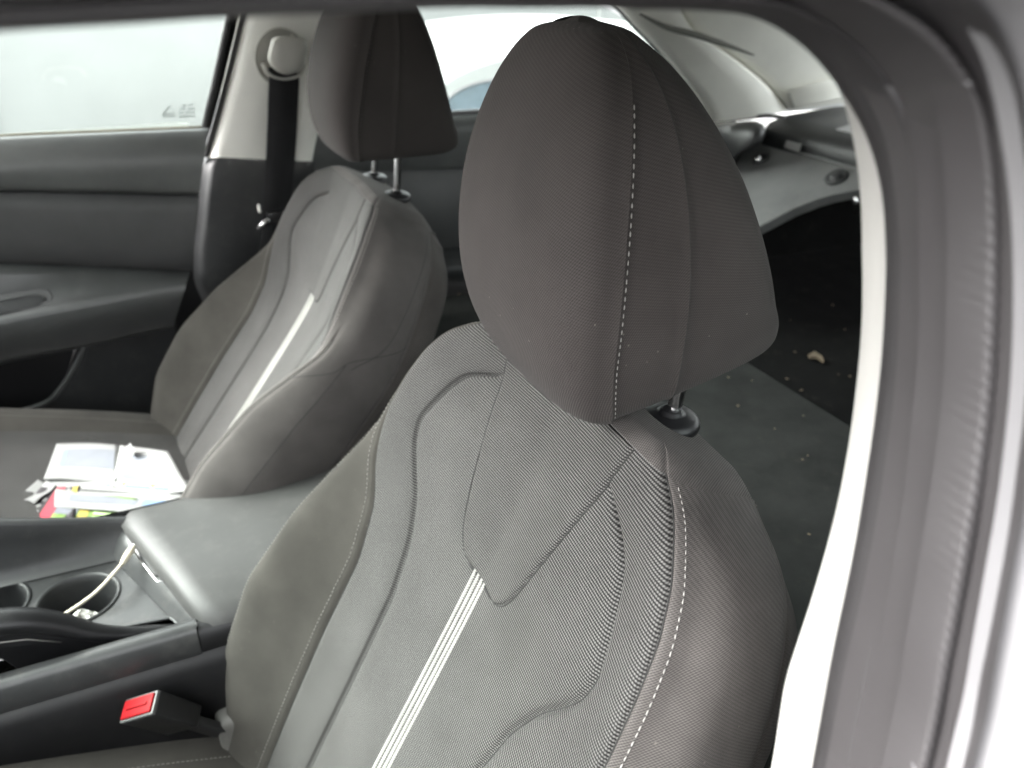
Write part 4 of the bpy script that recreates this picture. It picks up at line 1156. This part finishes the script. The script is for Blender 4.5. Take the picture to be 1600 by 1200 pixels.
# the face leans up and forwards; the body runs down and back from it
ctr = sum(fc) / 4
dwn = np.array((.62, .10, -.78)); dwn /= np.linalg.norm(dwn)
ex = np.array((.72, -.42, .30)); ex -= dwn * (ex @ dwn); ex /= np.linalg.norm(ex)
ey = np.cross(dwn, ex)
def bkp(a, b, c): return ctr + ex * a + ey * b + dwn * c
def slab(nm, a, b, c0, c1, mat, par, bev=.002, grow=1.0):
    q_ = [(-a, -b), (a, -b), (a, b), (-a, b)]
    return solid(nm, [bkp(x * grow, y * grow, c1) for x, y in q_] + [bkp(x, y, c0) for x, y in q_], mat, par, bev)
slab('buckle_body', .0275, .0135, .0, .062, M['black'], bk, .003, .92)
slab('button_frame', .0268, .0128, -.002, .004, simple('buckle_rim', (.10, .10, .10), .35), bk, .0012)
slab('release_button', .0240, .0102, -.0045, .002, M['red'], bk, .0015)
slab('button_groove', .0165, .0016, -.0062, -.0035, M['red'], bk, .0007)
slab('stalk', .014, .005, .056, .12, M['shell'], bk, .002)
for k, (a, b) in enumerate(((.016, -.004), (-.004, .0065))):
    slab_c = bkp(a, b, .062)
    box('rivet', slab_c, (.006, .005, .004), M['steel'], bk, .001)

# recliner covers at the foot of both backrests
for st, base, frm in ((driver, D_BASE, frD), (passenger, P_BASE, frP)):
    box('recliner_cover', (-.305, base[1] + .235, .455 if st is driver else .49), (.12, .05, .07), plastic('recliner_grey', (.12, .118, .11), .55, dust=.3), st, .012)

# ------------------------------------------------------------------ papers on the passenger seat
ZS = .524
def sheet(name, px, z, lift, label, mat, thick=.0012, bend=.004, seed=0, group='letters and leaflets on the passenger seat', cat='paper'):
    """a sheet of paper: quad of four surveyed corners (far-left, far-right, near-right, near-left), gently bent"""
    r_ = random.Random(seed)
    c = [np.array(pz(a, b, z + l)) for (a, b), l in zip(px, lift)]
    n = 12
    top, botm = [], []
    for i in range(n + 1):
        t = i / n; row = []
        for j in range(n + 1):
            s = j / n
            p = (c[0] * (1 - s) + c[1] * s) * (1 - t) + (c[3] * (1 - s) + c[2] * s) * t
            p = p + np.array([0, 0, bend * (math.sin(3.0 * s + seed) * math.cos(2.3 * t + seed * 2) + .4 * math.sin(7 * s * t + seed))])
            row.append(p)
        top.append(row)
    top = np.array(top)
    m = (n + 1) ** 2
    V = np.concatenate([top.reshape(-1, 3), top.reshape(-1, 3) - [0, 0, thick]])
    F = grid_faces(n + 1, n + 1)
    F = F + [tuple(i + m for i in f[::-1]) for f in F]
    ring = [j for j in range(n)] + [i * (n + 1) + n for i in range(n)] + [n * (n + 1) + j for j in range(n, 0, -1)] + [i * (n + 1) for i in range(n, 0, -1)]
    for a, b in zip(ring, ring[1:] + ring[:1]): F.append((a, a + m, b + m, b))
    o = mesh(name, V, F, mat, None)
    props(o, label, cat, group)
    def on_sheet(s, t, h=.0006):
        x, y = s * n, t * n; i = min(int(y), n - 1); j = min(int(x), n - 1); fx, fy = x - j, y - i
        p = (top[i, j] * (1 - fx) + top[i, j + 1] * fx) * (1 - fy) + (top[i + 1, j] * (1 - fx) + top[i + 1, j + 1] * fx) * fy
        return p + np.array([0, 0, h])
    def printed(nm, s0, s1, t0, t1, mt, h=.0007, k=6):
        P = [[on_sheet(s0 + (s1 - s0) * a / k, t0 + (t1 - t0) * b / k, h) for a in range(k + 1)] for b in range(k + 1)]
        return grid(nm, P, mt, o)
    def ellipse(nm, cs, ct, rs, rt_, mt, h=.0009):
        V_ = [on_sheet(cs, ct, h)] + [on_sheet(min(1, max(0, cs + rs * math.cos(a))), min(1, max(0, ct + rt_ * math.sin(a))), h) for a in np.linspace(0, 2 * math.pi, 14, endpoint=False)]
        return mesh(nm, V_, [(0, 1 + i, 1 + (i + 1) % 14) for i in range(14)], mt, o)
    return o, printed, ellipse

o, pr_, el_ = sheet('leaflet', [(72, 752), (128, 756), (112, 824), (8, 816)], ZS + .004, (.008, .008, .004, .004), 'black leaflet with red bar and white spots at the near edge of the pile', M['ink_black'], seed=1)
pr_('printed_bar', .40, .62, .05, .98, M['ink_red'])
for cs, ct, rs in ((.30, .42, .055), (.26, .56, .06), (.30, .70, .055), (.74, .50, .04), (.80, .72, .04)): el_('printed_spot', cs, ct, rs, .05, M['paper'])
for k in range(3): pr_('printed_line', .06 + .06 * k, .085 + .06 * k, .42, .86, M['paper_dim'], k=3)
pr_('printed_line', .70, .76, .15, .6, M['paper'], k=3); pr_('printed_patch', .82, .95, .1, .3, M['ink_yellow'], k=3)
o, pr_, el_ = sheet('leaflet', [(105, 770), (215, 782), (200, 830), (70, 830)], ZS, (.012, .012, .004, .004), 'green and yellow leaflet showing under the lower envelope', M['ink_green'], seed=2)
pr_('printed_patch', .30, .42, .1, .75, M['ink_yellow']); pr_('printed_patch', .0, .28, .05, .6, M['paper_dim']); pr_('printed_patch', .85, 1, .15, .5, M['ink_red'])
for k in range(4): pr_('printed_line', .48, .72, .18 + .13 * k, .25 + .13 * k, simple('pale_green_print', (.52, .68, .35), .6), k=3)
pr_('printed_patch', .76, .9, .55, .9, M['paper'])
o, pr_, el_ = sheet('envelope', [(60, 750), (87, 757), (54, 787), (27, 778)], ZS + .008, (.006, .008, .004, .002), 'small white envelope corner poking out at the left of the pile', M['paper'], seed=3)
o, pr_, el_ = sheet('envelope', [(86, 764), (300, 775), (262, 806), (85, 792)], ZS + .010, (.004, .006, .002, .002), 'white window envelope lying lowest, just above the green leaflet', M['paper'], seed=4, bend=.002)
pr_('address_window', .12, .66, .28, .66, M['paper_dim']); pr_('blue_stamp', .70, .86, .3, .62, M['paper_blue']); pr_('red_mark', .88, .94, .35, .6, simple('faint_red_print', (.75, .45, .42), .7))
o, pr_, el_ = sheet('envelope', [(85, 738), (302, 748), (300, 780), (62, 758)], ZS + .014, (.008, .010, .0, .0), 'white folded letter with a teal line beneath the opened envelope', M['paper'], seed=5, bend=.003)
pr_('printed_line', .42, .98, .62, .74, M['ink_teal'])
for k in (.52, .72): pr_('printed_spot', k, k + .03, .50, .66, M['ink_olive'], k=2)
o, pr_, el_ = sheet('envelope', [(88, 692), (186, 696), (182, 752), (68, 748)], ZS + .018, (.014, .014, .003, .003), 'opened white envelope with a bluish window on top of the pile', M['paper'], seed=6, bend=.004)
pr_('address_window', .20, .95, .20, .68, M['paper_dim']); pr_('window_edge', .16, .22, .22, .66, M['paper_blue'])
o, pr_, el_ = sheet('letter', [(188, 698), (262, 706), (300, 772), (172, 758)], ZS + .019, (.016, .022, .003, .003), 'crumpled white letter with torn upper edge on the right of the pile', M['paper'], seed=7, bend=.008)
pr_('printed_block', .12, .85, .2, .75, M['paper_dim'])
o, pr_, el_ = sheet('paper_scrap', [(196, 700), (204, 694), (212, 702), (206, 714)], ZS + .032, (.012, .022, .02, .006), 'small torn paper flap standing up from the crumpled letter', M['paper'], seed=8, bend=.002)

# ------------------------------------------------------------------ cable and tissue
cb = thing('charging_cable', pz(210, 852, .61), 'cream charging cable running from the armrest into the cup holder', 'cable')
a = pz(209, 853, .612); b_ = pz(190, 882, .612); c_ = pz(150, 925, .598); d_ = pz(105, 957, .588); e_ = pz(76, 970, .575); f_ = e_ + np.array([-.01, .01, -.04])
tube('cord', curve(np.array([b_, c_, d_, e_, f_]), 8), .0021, M['cable'], cb, 10)
tube('plug', curve(np.array([a, (a + b_) / 2, b_]), 4), [.0030, .0040, .0044, .0046, .0046, .0044, .0040, .0034, .0026], M['cable'], cb, 12)
tube('connector', [a + (a - b_) * .4, a], .0026, M['chrome'], cb, 10)
def lump(name, c, r_, mat, label, cat, seed):
    rr_ = np.random.default_rng(seed)
    th = np.linspace(0, math.pi, 12); ph = np.linspace(0, 2 * math.pi, 18, endpoint=False)
    P = [[np.array(c) + r_ * (1 + .35 * rr_.normal() * .6 + .25 * math.sin(4 * q_ + 3 * t_)) * np.array((math.sin(t_) * math.cos(q_), .8 * math.sin(t_) * math.sin(q_), .7 * math.cos(t_))) for q_ in ph] for t_ in th]
    o_ = grid(name, P, mat, None, wrap=True, smooth=False); props(o_, label, cat); return o_
lump('tissue', pz(126, 968, .560), .013, M['tissue'], 'crumpled white tissue in the cup holder', 'tissue', 3)

# ------------------------------------------------------------------ crumbs and leaf bits
def bits(name, spots, z, label):
    V, F = [], []
    for (a, b, s) in spots:
        c = np.array(pz(a, b, z)); k = len(V)
        r3 = [random.uniform(.6, 1.2) * s for _ in range(6)]
        for i in range(6): V.append(c + np.array((r3[i] * math.cos(i * 1.05), r3[i] * math.sin(i * 1.05), random.uniform(0, .3) * s)))
        V.append(c + np.array((0, 0, s * .8)))
        for i in range(6): F.append((k + i, k + (i + 1) % 6, k + 6))
    o_ = mesh(name, V, F, M['crumb'], None, smooth=False); props(o_, label, 'crumbs', kind='stuff'); return o_
bits('crumbs', [(1138, 590, .003), (1153, 634, .003), (1262, 712  , .0018), (1255, 650, .002), (1210, 670, .002), (1175, 595, .002), (1254, 718, .002), (1264, 835, .0022), (717, 460, .0035)], .6535, 'pale crumbs scattered on the folded rear seat')
bits('crumbs', [(1301, 477, .004), (1252, 610, .004), (1328, 588, .003), (1310, 585, .002), (1235, 500, .002), (1320, 515, .003), (1230, 592, .003), (1242, 550, .003)], .603, 'brown leaf crumbs on the black boot floor')
lf = [pz(a, b, .604) for a, b in ((1262, 558), (1272, 552), (1284, 560), (1287, 568), (1276, 561), (1266, 561))]
o = prism('dry_leaf', lf, (0, 0, .006), M['crumb'], None, .001); props(o, 'curled brown leaf lying on the black boot floor', 'leaf')

# ------------------------------------------------------------------ outside
xs = np.linspace(-60, 60, 9); ysn = np.array([-60, -20, -5, -2, .9, 1.4, 3, 6, 20, 60])
P = [[(x, y, 0 if y < 1 else -.48) for x in xs] for y in ysn]
o = grid('ground', P, M['asphalt'], None, smooth=False, loc=(0, 0, 0), flip=False); props(o, kind='structure')

tr = thing('white_trailer', (0, 3.5, -.48), 'long white trailer side filling the view beyond the far windows', 'trailer')
box('side_wall', (0, 3.55, .62), (9.0, .10, 1.44), M['trailer'], tr, .01)
for x in (-2.9, -1.55, -.98, .9, 2.2, 3.5):
    box('panel_joint', (x, 3.494, .62), (.03, .016, 1.40), M['trailer'], tr, .004)
box('bottom_rail', (0, 3.49, .02), (9.0, .05, .12), M['steel'], tr, .01)
for x in (2.3, 3.4):
    lathe('wheel', [(.0001, -.12), (.30, -.12), (.46, -.10), (.48, 0), (.46, .10), (.0001, .12)], (x, 3.6, 0), (0, 1, 0), M['tyre'], tr, 32)

# low white car beyond, its rounded rear window showing
car = thing('white_car', (1.3, 2.5, -.48), 'white parked car with a rounded bluish window beyond the far rear window', 'car')
outl = [(.50, -.20), (.46, .10), (.47, .40), (.50, .60), (.55, .78), (.68, .94), (.95, 1.03), (1.35, 1.07), (1.9, 1.06), (2.4, .98), (2.9, .80), (3.4, .62), (3.65, .45), (3.7, .10), (3.6, -.20)]
oc = curve(np.array(outl), 6)
rows = []
for sc_, y in ((1.0, 3.3), (1.0, 2.45), (.985, 2.32), (.95, 2.24), (.90, 2.205)):
    cx, cz = 1.6, .35
    rows.append([(cx + (a - cx) * sc_, y, cz + (b - cz) * sc_) for a, b in oc])
grid('body_shell', rows, M['trailer'], car)
prism('body_side', [(p[0], p[1], p[2]) for p in rows[-1]], (0, .01, 0), M['trailer'], car)
wpx = [(672, 186), (690, 165), (704, 150), (722, 138), (745, 130), (770, 125), (800, 122), (860, 121), (940, 130), (960, 186)]
prism('side_window', [aty(a, b, 2.198) for a, b in wpx], (0, .006, 0), M['bluegrey'], car)
tube('window_moulding', [aty(a, b, 2.196) for a, b in curve(np.array(wpx[:-1], float), 4)], .006, M['paint'], car, 6)
for x in (.45, 2.85):
    lathe('wheel', [(.0001, -.02), (.20, -.02), (.22, 0), (.31, -.01), (.33, .03), (.33, .18), (.0001, .2)], (x, 2.19, -.15), (0, 1, 0), M['tyre'], car, 28)
